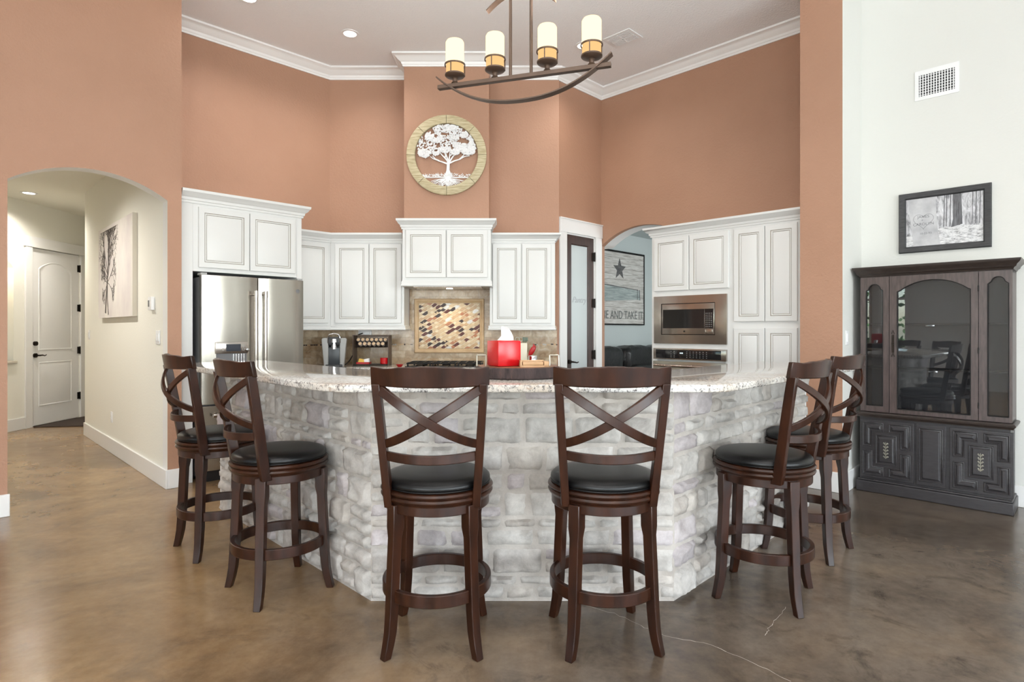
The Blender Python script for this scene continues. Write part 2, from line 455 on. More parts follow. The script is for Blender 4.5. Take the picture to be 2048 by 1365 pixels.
# pantry wall with door opening
D0, D1, DZ = 5.186, 5.743, 2.42
wall('wall_pantry', 'L', [(5.055, 0), (D0, 0), (D0, DZ), (D1, DZ), (D1, 0), (BR, 0), (BR, H), (5.055, H)], BP, BP + .12)
arch_wall('wall_right', 'R', -4.36, A_PI0, H, -4.318, -3.19, 2.325, 2.517, BR, BR + .065, M('terracotta', 'blue_wall', 'terracotta'))
ar = arch_pts(-4.318, -3.19, 2.325, 2.517)
wall('wall_right_inner', 'R', [(-4.70, 2.325)] + ar + [(-3.19, 0), (A_PI0, 0), (A_PI0, H), (-4.70, H)], BR + .065, BR + .25, M('trim_white'))
wall('wall_pantry_return', 'L', rect(5.934, 6.06, 0, 2.9), 4.70, 4.78, 'blue_wall')
# pillar: terracotta in front and towards the kitchen, off-white on the right flank
pts = [(A_PI0, BPI), (A_PI1, BPI), (A_PI1, BR + .18), (A_PI0, BR + .18)]
m = MB().prism(pts, 0, H, 'z', 0, 0, [0, 1, 1, 0])
struct(m.build('wall_pillar', M('terracotta', 'offwhite_wall'), rz=AR))
wall('wall_far_right', 'R', rect(A_PI1, 5.1, 0, H), BC, BC + .1, 'offwhite_wall')

# great room behind the camera: walls with windows
def window_wall(name, fr, x0, x1, b0, b1, wins, z0, z1, n0):
    m = MB(); xs = x0
    for (w0, w1) in wins:
        m.box(xs, w0, b0, b1, 0, H); m.box(w0, w1, b0, b1, 0, z0); m.box(w0, w1, b0, b1, z1, H); xs = w1
    m.box(xs, x1, b0, b1, 0, H)
    struct(m.build(name, 'offwhite_wall', rz=RZ[fr]))
    for k, (w0, w1) in enumerate(wins):
        c = W(fr, (w0 + w1) / 2, (b0 + b1) / 2, z0)
        r = thing('window_%d' % (n0 + k), None, None, c, RZ[fr]); struct(r)
        hw = (w1 - w0) / 2; hh = z1 - z0
        f = MB()
        for a in (-hw, hw - .06): f.box(a, a + .06, -.04, .04, 0, hh)
        f.box(-hw, hw, -.04, .04, 0, .06); f.box(-hw, hw, -.04, .04, hh - .06, hh)
        f.box(-hw, hw, -.03, .03, hh * .62, hh * .62 + .05)
        f.build('window_frame', 'trim_white', r)
        MB().box(-hw + .06, hw - .06, -.004, .004, .06, hh - .06).build('pane', 'clear_glass', r)
window_wall('wall_rear_left', 'R', -5.381, 5.1, -5.1, -5, [(-5.1, -3.80), (-3.66, -3.08), (-.9, .5), (1.1, 2.5), (3.0, 4.4)], .75, 2.75, 1)
window_wall('wall_rear_right', 'L', -5.1, BC + .1, -5.1, -5, [(-3.8, -2.2), (-1.6, 0), (.6, 2.2), (2.8, 4.2)], .35, 2.7, 6)

# hall: door wall runs straight away from the lens at x = -6.39, with a lit niche
XD = -6.39
nz0, nz1, nza, ny0, ny1 = .905, 2.10, 2.24, 6.95, 7.525
ar = arch_pts(ny0, ny1, nz1, nza, 12)
hd0, hd1 = 7.80, 8.68
m = MB()
X90 = Matrix.Translation((XD, 0, 0)) @ Matrix.Rotation(PI / 2, 4, 'Z')
m.X = X90
m.prism(rect(1.2, ny0, 0, ZH), 0, .2); m.prism(rect(ny0, ny1, 0, nz0), 0, .2)
m.prism([(ny0, ZH), (ny0, nz1)] + ar[1:-1] + [(ny1, nz1), (ny1, ZH)], 0, .2)
m.prism([(ny1, 0), (hd0, 0), (hd0, 2.4), (hd1, 2.4), (hd1, 0), (9.5, 0), (9.5, ZH), (ny1, ZH)], 0, .2)
m.prism(rect(ny0, ny1, nz0, nza), .16, .2)
struct(m.build('wall_hall_left', 'cream_wall'))
m = MB(); m.X = X90; m.box(hd0 - .1, hd1 + .1, .06, .12, 0, 2.45); struct(m.build('hall_door_light_block', 'cream_wall'))  # unseen board added behind the hall door to stop light leaking under it
m = MB(); m.X = X90; m.prism(rect(ny0 - .03, ny1 + .03, nz0 - .035, nz0), -.03, .15)
o = m.build('niche_sill', 'canvas_edge', bevel=.006); tag(o, 'pale sill at the foot of the lit wall niche left of the hall door', 'sill')
m = MB().box(-6.39, -5.1, 9.3, 9.4, 0, ZH); struct(m.build('wall_hall_end', 'cream_wall'))
m = MB().prism([(-5.29, 7.27), (-5.2, 7.27), (-5.2, 9.4), (-5.34, 9.4)], 0, ZH, 'z'); struct(m.build('wall_hall_turn', 'cream_wall'))
# den behind the right arch
wall('wall_den_left', 'L', rect(6.0, 9.4, 0, 2.85), 5.44, 5.55, 'blue_wall')
wall('wall_den_end', 'L', rect(9.3, 9.4, 0, 2.85), 1.0, 5.44, 'blue_wall')
wall('wall_den_right', 'L', rect(6.06, 9.4, 0, 2.85), .95, 1.05, 'blue_wall')
wall('wall_den_near', 'L', rect(6.0, 6.05, 0, 2.85), 4.78, 5.44, 'blue_wall')

# baseboards
def base(name, fr, x0, x1, b, th=-.018, h=.155):
    m = MB(); m.prism(rect(x0, x1, 0, h), b + th, b, 'y')
    struct(m.build(name, 'trim_white', rz=RZ[fr], bevel=.004))
base('baseboard_front_left', 'L', -5, A0 + .012, BA); base('baseboard_arch_right', 'L', A1 - .002, 1.505, BA)
m = MB().box(A1 - .018, A1, BA - .018, 8.87, 0, .155); struct(m.build('baseboard_hall_right', 'trim_white', rz=AL, bevel=.004))
m = MB(); m.X = X90; m.box(1.5, hd0 - .11, -.018, 0, 0, .155); m.box(hd1 + .11, 9.3, -.018, 0, 0, .155); struct(m.build('baseboard_hall_left', 'trim_white', bevel=.004))
base('baseboard_pillar', 'R', A_PI0, A_PI1 + .018, BPI, h=.16)
m = MB().box(A_PI1, A_PI1 + .018, BPI - .018, BC, 0, .16); struct(m.build('baseboard_pillar_right', 'trim_white', rz=AR, bevel=.004))
base('baseboard_far_right', 'R', A_PI1 + .018, 5, BC)

# ------------------------------------------------------------------ swept mouldings
def sweep(m, path, prof, z0=0, mat=0, closed=False):
    """profile (out, up) carried along a plan path; 'out' is to the right of travel, mitred corners"""
    P = [Vector(p) for p in path]; L = []
    for i, p in enumerate(P):
        d0 = (p - P[i - 1]).normalized() if i else None
        d1 = (P[i + 1] - p).normalized() if i < len(P) - 1 else None
        d0 = d0 or d1; d1 = d1 or d0
        n0 = Vector((d0.y, -d0.x)); n1 = Vector((d1.y, -d1.x)); mt = (n0 + n1)
        mt = mt / max(mt.length_squared / 2, .2) 
        L.append([(p.x + mt.x * o_, p.y + mt.y * o_, z0 + u) for o_, u in prof])
    m.loft(L, mat, mat, mat)
CROWN = [(0, 0), (.012, 0), (.018, .02), (.022, .022), (.03, .045), (.055, .06), (.075, .085), (.08, .088), (.095, .098), (.11, .105), (.11, .125), (0, .125)]
CROWN = [(a, b * .115 / .125) for a, b in CROWN]
pl = lambda fr, a, b: W(fr, a, b)[:2]
cornL = (YB - BL * S2, YB)   # corner of left wall and back wall
m = MB()
path = [pl('L', 1.505, BA + .3), pl('L', 1.505, BL), cornL, (-1.155, YB), (-1.155, 6.28), (-.246, 6.28), (-.246, YB), (.508, YB), pl('L', BR, BP), pl('R', A_PI0, BR), pl('R', A_PI0, BPI + .25)]
path = path[::1]
sweep(m, path, CROWN, H - .115)
struct(m.build('trim_1', 'trim_white'))

# ------------------------------------------------------------------ cabinets
def door_mesh(m, x0, x1, z0, z1, y=0, st=.062, th=.02):
    """raised-panel door; front at y - th; material 0 paint, 1 glaze"""
    def lp(i, yy): return [(x0 + i, yy, z0 + i), (x1 - i, yy, z0 + i), (x1 - i, yy, z1 - i), (x0 + i, yy, z1 - i)]
    f = y - th
    L = [lp(0, y), lp(0, f + .003), lp(.003, f), lp(st - .016, f), lp(st - .0145, f + .004), lp(st - .012, f + .004), lp(st - .010, f + .0005), lp(st - .003, f + .0005),
         lp(st, f + .007), lp(st + .003, f + .007), lp(st + .006, f + .004), lp(st + .012, f + .002)]
    m.loft(L, [0, 0, 0, 1, 1, 0, 0, 0, 1, 0, 0], 0, 0)
CW = lambda: M('cabinet_white', 'cabinet_glaze')
def door_obj(parent, x0, x1, z0, z1, y, name='door', st=.062):
    m = MB(); door_mesh(m, x0, x1, z0, z1, y, st); return m.build(name, CW(), parent)
CC = [(0, 0), (.012, 0), (.014, .018), (.022, .02), (.026, .04), (.045, .052), (.062, .075), (.068, .078), (.07, .098), (0, .098)]
def cornice(parent, path, z, sc=1.0, up=1.0, name='cornice'):
    m = MB(); sweep(m, path, [(a * sc, b * up) for a, b in CC], z); return m.build(name, 'cabinet_white', parent)

# fridge surround (L frame), face at b = 5.45
BF = 5.45
x0, x1 = 1.515, 2.575
FC = thing('fridge_cabinet', 'tall white surround with two-door cabinet above the refrigerator', 'cabinet', W('L', 0, 0), AL)
m = MB()
m.box(x0, x0 + .095, BF, BL - .003, 0, 2.385); m.box(x1 - .05, x1, BF, BL - .003, 0, 2.385); m.box(x0 + .095, x1 - .05, BF, BL - .003, 1.80, 2.385)
m.build('body', 'cabinet_white', FC, bevel=.003)
MB().box(x0 + .095, x1 - .05, BL - .02, BL - .004, 0, 1.80).build('back_panel', 'dark_gap', FC)
door_obj(FC, 1.652, 2.074, 1.835, 2.352, BF); door_obj(FC, 2.082, 2.503, 1.835, 2.352, BF)
cornice(FC, [(x0, BL - .005), (x0, BF), (x1, BF), (x1, BL - .005)][1:], 2.378, .95, 1.1)

# refrigerator
FR = thing('refrigerator', 'stainless steel french door refrigerator with ice dispenser', 'refrigerator', W('L', 1.645, 5.328), AL)
fw = .895; mid = aL(517, 5.328) - 1.645
MB().box(.004, fw - .004, .075, .74, .03, 1.75, 0, .004).build('body', 'fridge_side', FR)
def rdoor(xa, xb, za, zb, name):
    m = MB()
    prof = []
    # gently crowned front
    n = 10; Lr = []
    for zc in (za, zb):
        lp = [(xa, .068, zc)]
        for i in range(n + 1):
            u = i / n; e = 1 - (2 * u - 1) ** 6
            lp.append((xa + (xb - xa) * u, .014 - .014 * e - .006 * (1 - (2 * u - 1) ** 2), zc))
        lp.append((xb, .068, zc)); Lr.append(lp)
    m.loft(Lr, 0, 0, 0)
    return m.build(name, 'stainless', FR, bevel=.002)
dl = rdoor(0, mid - .003, .665, 1.765, 'door'); dr = rdoor(mid + .003, fw, .665, 1.765, 'door'); dw = rdoor(0, fw, .10, .650, 'freezer_drawer')
def vhandle(x, par):
    m = MB(); m.cyl((x, -.058, .74), (x, -.058, 1.645), .0135, n=16); 
    m.build('handle', 'stainless_plain', par)
    for z in (.77, 1.615):
        m = MB(); m.cyl((x, -.058, z), (x, .0, z), .012); m.cyl((x, -.058, z - .03), (x, -.058, z + .03), .0165); m.build('handle_mount', 'stainless_plain', par)
vhandle(mid - .042, dl); vhandle(mid + .042, dr)
m = MB(); m.cyl((.07, -.055, .575), (fw - .07, -.055, .575), .0135)
for xx in (.10, fw - .10): m.cyl((xx, -.055, .575), (xx, 0, .575), .012); m.cyl((xx - .03, -.055, .575), (xx + .03, -.055, .575), .0165)
m.build('handle', 'stainless_plain', dw)
# dispenser
q0, q1 = aL(431, 5.31) - 1.645, aL(496, 5.31) - 1.645
DS = MB().box(q0, q1, -.022, .01, 1.095, 1.195, 0, .006).build('dispenser_panel', 'stainless_plain', dl)
MB().box(q0 + .085, q0 + .205, -.026, -.020, 1.115, 1.175).build('display', 'screen_grey', DS)
for xx in (q0 + .06, q0 + .228):
    for z in (1.13, 1.16): MB().ring((xx, -.0245, z), .008, .011, 0, .003, 16, axis='y').build('button', 'plastic_grey', DS)
m = MB(); m.lathe([(0, 0), (.015, 0), (.017, .004), (.012, .016), (0, .018)], n=20)
kn = m.build('knob', 'chrome', DS); kn.location = (q0 + .262, -.022, 1.125); kn.rotation_euler = (PI / 2, 0, 0)
m = MB(); m.box(q0 + .01, q1 - .01, -.010, -.006, .78, 1.095); m.build('dispenser_recess', 'fridge_side', dl)
m = MB()
for k in range(5): m.cyl((q0 + .15 + .022 * k, -.012, .90), (q0 + .15 + .022 * k, -.012, 1.09), .008, m=0)
m.build('dispenser_spout', 'chrome', dl)
MB().box(q0 + .005, q1 - .005, -.04, .0, .765, .785, 0, .004).build('drip_tray', 'stainless_plain', dl)
m = MB(); m.lathe([(0, 0), (.018, 0), (.018, .003), (0, .004)], n=24); bd = m.build('badge', 'fridge_side', dr)
bd.location = (aL(596, 5.32) - 1.645, .0, zz(583, yL(596, 5.32))); bd.rotation_euler = (PI / 2, 0, 0)
MB().box(.02, fw - .02, .06, .7, .0, .09).build('toe_grille', 'plastic_black', FR)
m = MB(); m.box(.0, .05, .03, .12, 1.765, 1.785, 0, .004); m.box(fw - .05, fw, .03, .12, 1.765, 1.785, 0, .004); m.build('hinge_cover', 'plastic_grey', FR)

# wall cabinets (uppers): z 1.345 .. 2.24, cornice to 2.33, light rail under
UZ0, UZ1, CZ = 1.345, 2.24, 2.232
RAIL = [(0, 0), (.016, 0), (.020, .012), (.012, .022), (.014, .045), (0, .05)]
def upper(name, label, fr, org, body, doors, crown_path, rail_path, z0=UZ0, z1=UZ1, cz=CZ, csc=1, cup=1, st=.062, rz0=1.297, dz=(1.37, 2.218)):
    """body: (x0,x1,y0,y1) in local frame; face at y0"""
    t_ = thing(name, label, 'cabinet', (0, 0, 0), RZ[fr])
    MB().box(body[0], body[1], body[2], body[3], z0 - .005, z1).build('body', 'cabinet_white', t_, bevel=.002)
    for d in doors: door_obj(t_, d[0], d[1], dz[0], dz[1], body[2], st=st)
    if crown_path: cornice(t_, crown_path, cz, csc, cup)
    if rail_path:
        m = MB(); sweep(m, rail_path, RAIL, rz0); m.build('light_rail', 'cabinet_white', t_)
    return t_
BU = 5.823; YU = 6.29
cx = YU - BU * S2          # x of the crease between left and back upper cabinets
ac = (cx + YU) / S2
upper('wall_cabinet', 'white wall cabinet between the refrigerator and the corner, mostly hidden by the refrigerator', 'L', None, (2.580, ac, BU, BL - .003),
      [(2.62, ac - .035)], [(2.58, BU), (ac + .001, BU)], [(2.58, BU), (ac + .001, BU)])
c1 = -1.158
t_ = thing('wall_cabinet', 'white two-door wall cabinet above the coffee maker, left of the range hood cabinet', 'cabinet')
m = MB(); m.prism([(cx + .001, YU), (c1 + .002, YU), (c1 + .002, YB - .003), (cornL[0] + .004, YB - .003), (cx + .001 - .0, YU + .003)], UZ0 - .005, UZ1, 'z'); m.build('body', 'cabinet_white', t_)
door_obj(t_, rx(671) * YU, rx(738) * YU, 1.37, 2.218, YU); door_obj(t_, rx(739.5) * YU, rx(803) * YU, 1.37, 2.218, YU)
cornice(t_, [(cx, YU), (c1 - .012, YU)], CZ)
m = MB(); sweep(m, [(cx, YU), (c1 + .002, YU), (c1 + .002, YB - .02)], RAIL, 1.297); m.build('light_rail', 'cabinet_white', t_)
xr0, xr1 = -.238, .462
upper('wall_cabinet', 'white two-door wall cabinet right of the range hood cabinet, beside the pantry door', 'B', None, (xr0, xr1, YU, YB - .003),
      [(rx(985.5) * YU, rx(1042) * YU), (rx(1044) * YU, rx(1102) * YU)], [(xr0 + .012, YU), (xr1 - .01, YU), (xr1 - .01, YB - .004)], [(xr0, YB - .02), (xr0, YU), (xr1 - .01, YU), (xr1 - .01, YB - .02)])
# hood cabinet
YH = 6.05
hx0, hx1 = rx(805) * YH, rx(981.5) * YH
HC = thing('hood_cabinet', 'raised white two-door cabinet housing the range hood over the cooktop', 'cabinet')
m = MB(); m.box(hx0, hx1, YH, YU - .022, 1.80, 2.36); m.box(-1.150, -.246, YU - .022, 6.6, 1.80, 2.36); m.build('body', 'cabinet_white', HC, bevel=.002)
door_obj(HC, rx(812) * YH, rx(892) * YH, 1.838, 2.325, YH); door_obj(HC, rx(893.5) * YH, rx(975) * YH, 1.838, 2.325, YH)
cornice(HC, [(hx0, 6.262), (hx0, YH), (hx1, YH), (hx1, 6.262)], 2.335, .85, 1.07)
m = MB(); sweep(m, [(hx0, YU - .025), (hx0, YH), (hx1, YH), (hx1, YU - .025)], [(0, 0), (.012, 0), (.016, .012), (.010, .022), (.012, .045), (.004, .06), (0, .06)], 1.748); m.box(hx0, hx1, YH, YU - .025, 1.76, 1.80); m.box(-1.15, -.246, YU - .025, 6.6, 1.76, 1.8); m.build('light_rail', 'cabinet_white', HC)
MB().box(hx0 + .10, hx1 - .10, YH + .06, YH + .42, 1.745, 1.762).build('hood_insert', 'stainless_plain', HC)
m = MB(); m.lathe([(0, 0), (.035, 0), (.035, -.004), (0, -.004)], ((hx0 + hx1) / 2, YH + .28, 1.745), 20); m.build('hood_lamp', 'lamp_white', HC)

# tall oven and pantry cabinets (R frame), face at b = 5.282
BO = 5.282; oa0 = aR(1304, BO); oa1 = aR(1462, BO); oa2 = A_PI0 - .004
def oz(px, py): return zz(py, yR(px, BO))
OC = thing('oven_cabinet', 'tall white cabinet holding the built-in microwave and wall oven', 'cabinet', (0, 0, 0), AR)
m = MB(); m.box(oa0, oa1, BO + .02, BR - .004, 0, 2.25)
ma0, ma1 = aR(1310, BO), aR(1455.5, BO)
m.box(oa0, ma0 + .02, BO, BO + .02, 0, 2.25); m.box(ma1 - .02, oa1, BO, BO + .02, 0, 2.25)
for (za, zb) in ((1.62, 2.25), (1.10, 1.18), (0, .40)): m.box(ma0 + .02, ma1 - .02, BO, BO + .02, za, zb)
m.build('body', 'cabinet_white', OC)
door_obj(OC, aR(1310, BO), aR(1378.5, BO), 1.69, 2.222, BO); door_obj(OC, aR(1380.5, BO), aR(1458.5, BO), 1.69, 2.222, BO)
cornice(OC, [(oa0, BR - .005), (oa0, BO), (oa1, BO)], 2.245, 1, .95)
PC = thing('pantry_cabinet', 'tall white four-door pantry cabinet right of the wall oven, against the pillar', 'cabinet', (0, 0, 0), AR)
MB().box(oa1, oa2, BO, BR - .004, 0, 2.25).build('body', 'cabinet_white', PC)
pa = [aR(1469.5, BO), aR(1530, BO), aR(1532, BO), aR(1596, BO)]
for (u, v_) in ((pa[0], pa[1]), (pa[2], pa[3])):
    door_obj(PC, u, v_, 1.375, 2.222, BO); door_obj(PC, u, v_, .83, 1.315, BO); door_obj(PC, u, v_, .12, .66, BO)
    m = MB(); m.box(u, v_, BO - .02, BO, .69, .81, 0, .003); m.build('drawer', 'cabinet_white', PC)
cornice(PC, [(oa1, BO), (oa2, BO)], 2.245, 1, .95)
# microwave
MW_ = thing('microwave_oven', 'built-in stainless microwave with wide trim kit, above the wall oven', 'microwave', W('R', ma0, BO - .002, 1.162), AR)
mw, mh = ma1 - ma0, 1.636 - 1.162
i0, i1 = aR(1326, BO) - ma0, aR(1433.5, BO) - ma0; j0, j1 = .088, .398
def fr4(w, h, a0, a1, b0, b1, yo, yi):
    o_ = [(0, yo, 0), (w, yo, 0), (w, yo, h), (0, yo, h)]; i_ = [(a0, yi, b0), (a1, yi, b0), (a1, yi, b1), (a0, yi, b1)]
    return o_, i_
o_, i_ = fr4(mw, mh, i0, i1, j0, j1, -.020, -.034)
m = MB(); ob = [(p[0], 0, p[2]) for p in o_]; ib = [(p[0], -.005, p[2]) for p in i_]
m.loft([ob, o_, i_, ib], 0); m.build('trim_kit', 'stainless_plain', MW_)
MB().box(i0, i1, -.006, -.002, j0, j1).build('recess', 'dark_gap', MW_)
MB().box(i0 + .006, i1 - .006, -.030, -.006, j0 + .006, j1 - .006, 0, .003).build('face', 'stainless_plain', MW_)
kx = i1 - .105
MB().box(i0 + .02, kx - .004, -.033, -.029, j0 + .065, j1 - .06).build('window', 'black_glass', MW_)
kp = MB().box(kx, i1 - .018, -.033, -.029, j0 + .065, j1 - .06).build('keypad', 'black_glass', MW_)
m = MB()
for r_ in range(8):
    for c_ in range(4): m.box(kx + .012 + c_ * .018, kx + .020 + c_ * .018, -.0345, -.033, j0 + .078 + r_ * .018, j0 + .083 + r_ * .018)
m.build('key_marks', 'plastic_grey', kp)
MB().box(kx + .003, i1 - .02, -.034, -.029, j0 + .015, j0 + .055, 0, .003).build('door_button', 'stainless_plain', MW_)
m = MB(); m.ring((0, 0, 0), .006, .009, 0, .003, 20, axis='y'); m.ring((0, 0, 0), 0.0, .0045, 0, .002, 12, axis='y'); g = m.build('badge', 'black_metal', MW_); g.location = ((i0 + kx) / 2 + .02, -.033, j0 + .034)
# wall oven
ov = thing('wall_oven', 'stainless steel wall oven with black glass control panel below the microwave', 'oven', W('R', ma0, BO - .002, .38), AR)
MB().box(0, mw, -.03, .0, .625, .735, 0, .003).build('control_panel', 'stainless_plain', ov)
cp = MB().box(.03, mw - .05, -.034, -.029, .635, .722, 0, .0015).build('display_glass', 'black_glass', ov)
m = MB(); 
for k, s_ in enumerate((0, .012, .024)): m.box(.30 + s_, .307 + s_, -.0352, -.034, .684, .696)
m.build('clock_digits', 'display_digits', cp)
m = MB()
for r_ in range(4):
    for c_ in list(range(2)) + list(range(5, 12)): m.box(.20 + c_ * .034, .208 + c_ * .034, -.0352, -.034, .648 + r_ * .018, .652 + r_ * .018)
m.build('key_marks', 'plastic_grey', cp)
od = MB().box(0, mw, -.035, .0, .0, .605, 0, .003).build('door', 'stainless', ov)
MB().box(.10, mw - .10, -.038, -.034, .12, .50).build('window', 'black_glass', od)
m = MB(); m.cyl((.04, -.085, .565), (mw - .04, -.085, .565), .012)
for xx in (.07, mw - .07): m.cyl((xx, -.085, .565), (xx, -.035, .565), .009)
m.build('handle', 'stainless_plain', od)

# base cabinets and worktop along the left wing and the back
def base_cab(label, fr, pts, faces):
    t_ = thing('base_cabinet', label, 'cabinet')
    MB().prism(pts, .09, .874, 'z').build('body', 'cabinet_white', t_)
    for (rz, a, b_, y) in faces:
        for nm, z0, z1 in (('door', .12, .68), ('drawer', .70, .85)):
            m = MB(); door_mesh(m, a, b_, z0, z1, y, .05 if nm == 'door' else .03); o_ = m.build(nm, CW(), t_, rz=rz)
bbL = BL - .60; ybB = YB - .60
ci = (ybB - bbL * S2, ybB)
base_cab('white base cabinets below the coffee maker and cooktop, behind the bar', 'B',
         [pl('L', 2.60, BL - .003), pl('L', 2.60, bbL), ci, (.50, ybB), (.50, YB - .003), (cornL[0] + .003, YB - .003)],
         [(AL, 2.62, (ci[0] + ci[1]) / S2 - .02, bbL)] + [(0, ci[0] + .03 + k * .45, ci[0] + .02 + (k + 1) * .45, ybB) for k in range(4)])
WT = MB().prism([pl('L', 2.60, BL - .012), pl('L', 2.60, bbL - .025), (ci[0] + .01, ybB - .025), (.52, ybB - .025), (.505, YB - .012), (cornL[0] + .012, YB - .012)], .876, .914, 'z').build('worktop', 'granite', bevel=.004)
tag(WT, 'long pale granite worktop under the wall cabinets along the back wall', 'countertop')

# tiled backsplash
BS = thing('tile_backsplash', 'mottled beige travertine tile backsplash with thin dark mosaic liner', 'backsplash')
MB().box(cornL[0] + .004, .505, YB - .011, YB - .001, .915, 1.34).build('tile_field', 'tile', BS)
MB().box(-1.150, -.240, YB - .0115, YB - .001, 1.34, 1.79).build('tile_field', 'tile', BS)
MB().box(2.585, (cornL[0] + YB) / S2 - .004, BL - .011, BL - .001, .915, 1.34).build('tile_field', 'tile', BS, rz=AL)
m = MB(); xx = cornL[0] + .02
while xx < .50:
    w_ = random.uniform(.012, .03)
    if not (-1.12 < xx < -.30): m.box(xx, xx + w_, YB - .0135, YB - .011, 1.125 + random.choice((0, .006)), 1.137 + random.choice((0, .006)), random.choice((0, 1, 1, 2)))
    xx += w_ + .004
m.build('tile_liner', M('mosaic_brown', 'mosaic_tan', 'mosaic_silver'), BS)
m = MB(); xx = 2.6
while xx < 3.15:
    w_ = random.uniform(.012, .03); m.box(xx, xx + w_, BL - .0135, BL - .011, 1.125, 1.137, random.choice((0, 1, 0))); xx += w_ + .004
m.build('tile_liner', M('mosaic_brown', 'mosaic_tan'), BS, rz=AL)
# mosaic panel
ym = YB - .012
mx0, mx1 = rx(829) * ym, rx(968.5) * ym; mz0, mz1 = zz(706.5, ym), zz(598, ym)
MP = thing('mosaic_panel', 'framed wave mosaic of cream and dark red glass leaves above the cooktop', 'mosaic', (mx0, ym, mz0))
w_, h_ = mx1 - mx0, mz1 - mz0
def lpx(i, y): return [(i, y, i), (w_ - i, y, i), (w_ - i, y, h_ - i), (i, y, h_ - i)]
m = MB(); m.loft([lpx(0, 0), lpx(0, -.016), lpx(.008, -.024), lpx(.022, -.022), lpx(.030, -.014), lpx(.045, -.012), lpx(.05, -.006), lpx(.05, 0)], 0); m.build('frame', 'travertine_trim', MP)
MB().box(.05, w_ - .05, -.005, -.001, .05, h_ - .05).build('grout_bed', 'grout', MP)
m = MB(); lw, rh = .104, .0250
x_a, x_b, z_a, z_b = .052, w_ - .052, .052, h_ - .052
row = 0; zc = z_a - rh
mats_ = ['mosaic_cream', 'mosaic_tan', 'mosaic_red', 'mosaic_brown', 'mosaic_amber', 'mosaic_silver']
while zc < z_b + rh:
    xs = x_a - lw + (row % 2) * lw / 2 + (row * .013) % .03
    while xs < x_b:
        N = 12; top = []; bot = []
        for i in range(N + 1):
            u = i / N; sp_ = zc + .26 * rh * -math.sin(2 * PI * u) + .5 * rh * (u - .5)
            hh = .80 * rh * (1 - math.cos(2 * PI * u)) / 2 + .0008
            X_ = xs + .001 + (lw - .002) * u
            top.append((X_, sp_ + hh)); bot.append((X_, sp_ - hh))
        pts = [(min(max(x, x_a), x_b), min(max(z, z_a), z_b)) for x, z in bot + top[::-1][1:-1]]
        ok = (max(p[0] for p in pts) - min(p[0] for p in pts) > .01) and (max(p[1] for p in pts) - min(p[1] for p in pts) > .004)
        if ok:
            f_ = (xs - x_a) / (x_b - x_a)
            r_ = random.random()
            mi = 0 if r_ < .30 else 1 if r_ < .50 else 2 if r_ < .72 else 3 if r_ < .87 else 4 if r_ < .95 else 5
            bm_ = m.bm; 
            cx_, cz_ = sum(p[0] for p in pts) / len(pts), sum(p[1] for p in pts) / len(pts)
            tl = random.uniform(-.0008, .0008)
            vf = [m._v((p[0], -.009 + tl * (p[0] - cx_) / .05, p[1])) for p in pts]; vb = [m._v((p[0], -.004, p[1])) for p in pts]
            m._f(vf, mi)
            for i in range(len(pts)): m._f([vf[i], vb[i], vb[(i + 1) % len(pts)], vf[(i + 1) % len(pts)]], mi)
        xs += lw
    zc += rh * .93; row += 1
m.build('leaf_tiles', M(*mats_), MP)

# cooktop
CT = thing('gas_cooktop', 'black gas cooktop with cast iron grates set in the back worktop', 'cooktop', (-.70, 6.26, .9145))
MB().box(-.40, .40, -.24, .24, 0, .010, 0, .003).build('tray', 'black_glass', CT)
for k in range(3):
    m = MB(); gx = -.26 + k * .26
    for u in (-.12, -.04, .04, .12): m.box(gx + u - .006, gx + u + .006, -.22, .22, .030, .044)
    for v_ in (-.20, -.07, .07, .20): m.box(gx - .125, gx + .125, v_ - .006, v_ + .006, .030, .044)
    for u in (-.115, .115):
        for v_ in (-.20, .20): m.box(gx + u - .008, gx + u + .008, v_ - .008, v_ + .008, .009, .034)
    m.build('grate', 'black_metal', CT)
m = MB()
for (u, v_) in ((-.26, -.12), (-.26, .12), (0, 0), (.26, -.12), (.26, .12)): m.lathe([(0, .009), (.045, .009), (.045, .018), (.035, .024), (0, .025)], (u, v_, 0), 20)
m.build('burner', 'black_metal', CT)

# ------------------------------------------------------------------ wall medallion with tree
RC = (-.698, 6.262, 3.163)
RG = thing('round_wall_art', 'round bleached wood ring with white metal tree inside, hung on the chimney breast', 'wall art', RC)
m = MB(); n = 8
for k in range(n):
    a0, a1 = 2 * PI * k / n + .01, 2 * PI * (k + 1) / n - .0
    L = []
    for i in range(9):
        a = a0 + (a1 - a0) * i / 8
        L.append([(r_ * math.cos(a), y_, r_ * math.sin(a)) for r_, y_ in ((.335, .014), (.335, -.018), (.340, -.022), (.420, -.022), (.426, -.018), (.426, .014))])
    m.loft(L, 0, 0, 0)
m.build('ring_frame', 'bleached_wood', RG)
tr = MB(); yT = -.004
def flat(m, pts, w0, w1, y=yT, th=.006, mat=0):
    """flat cut-metal strip tapering from w0 to w1"""
    k = len(pts); top = []; bot = []; y += random.uniform(-.0012, .0012) if th > .002 else random.uniform(-.0003, .0003)
    for i, p in enumerate(pts):
        q0_, q1_ = pts[max(i - 1, 0)], pts[min(i + 1, k - 1)]
        d = Vector((q1_[0] - q0_[0], q1_[1] - q0_[1])).normalized(); nn = Vector((-d.y, d.x)); w = (w0 + (w1 - w0) * i / (k - 1)) / 2
        top.append((p[0] + nn.x * w, p[1] + nn.y * w)); bot.append((p[0] - nn.x * w, p[1] - nn.y * w))
    m.loft([[(bot[i][0], y, bot[i][1]), (top[i][0], y, top[i][1]), (top[i][0], y + th, top[i][1]), (bot[i][0], y + th, bot[i][1])] for i in range(k)], mat, mat, mat)
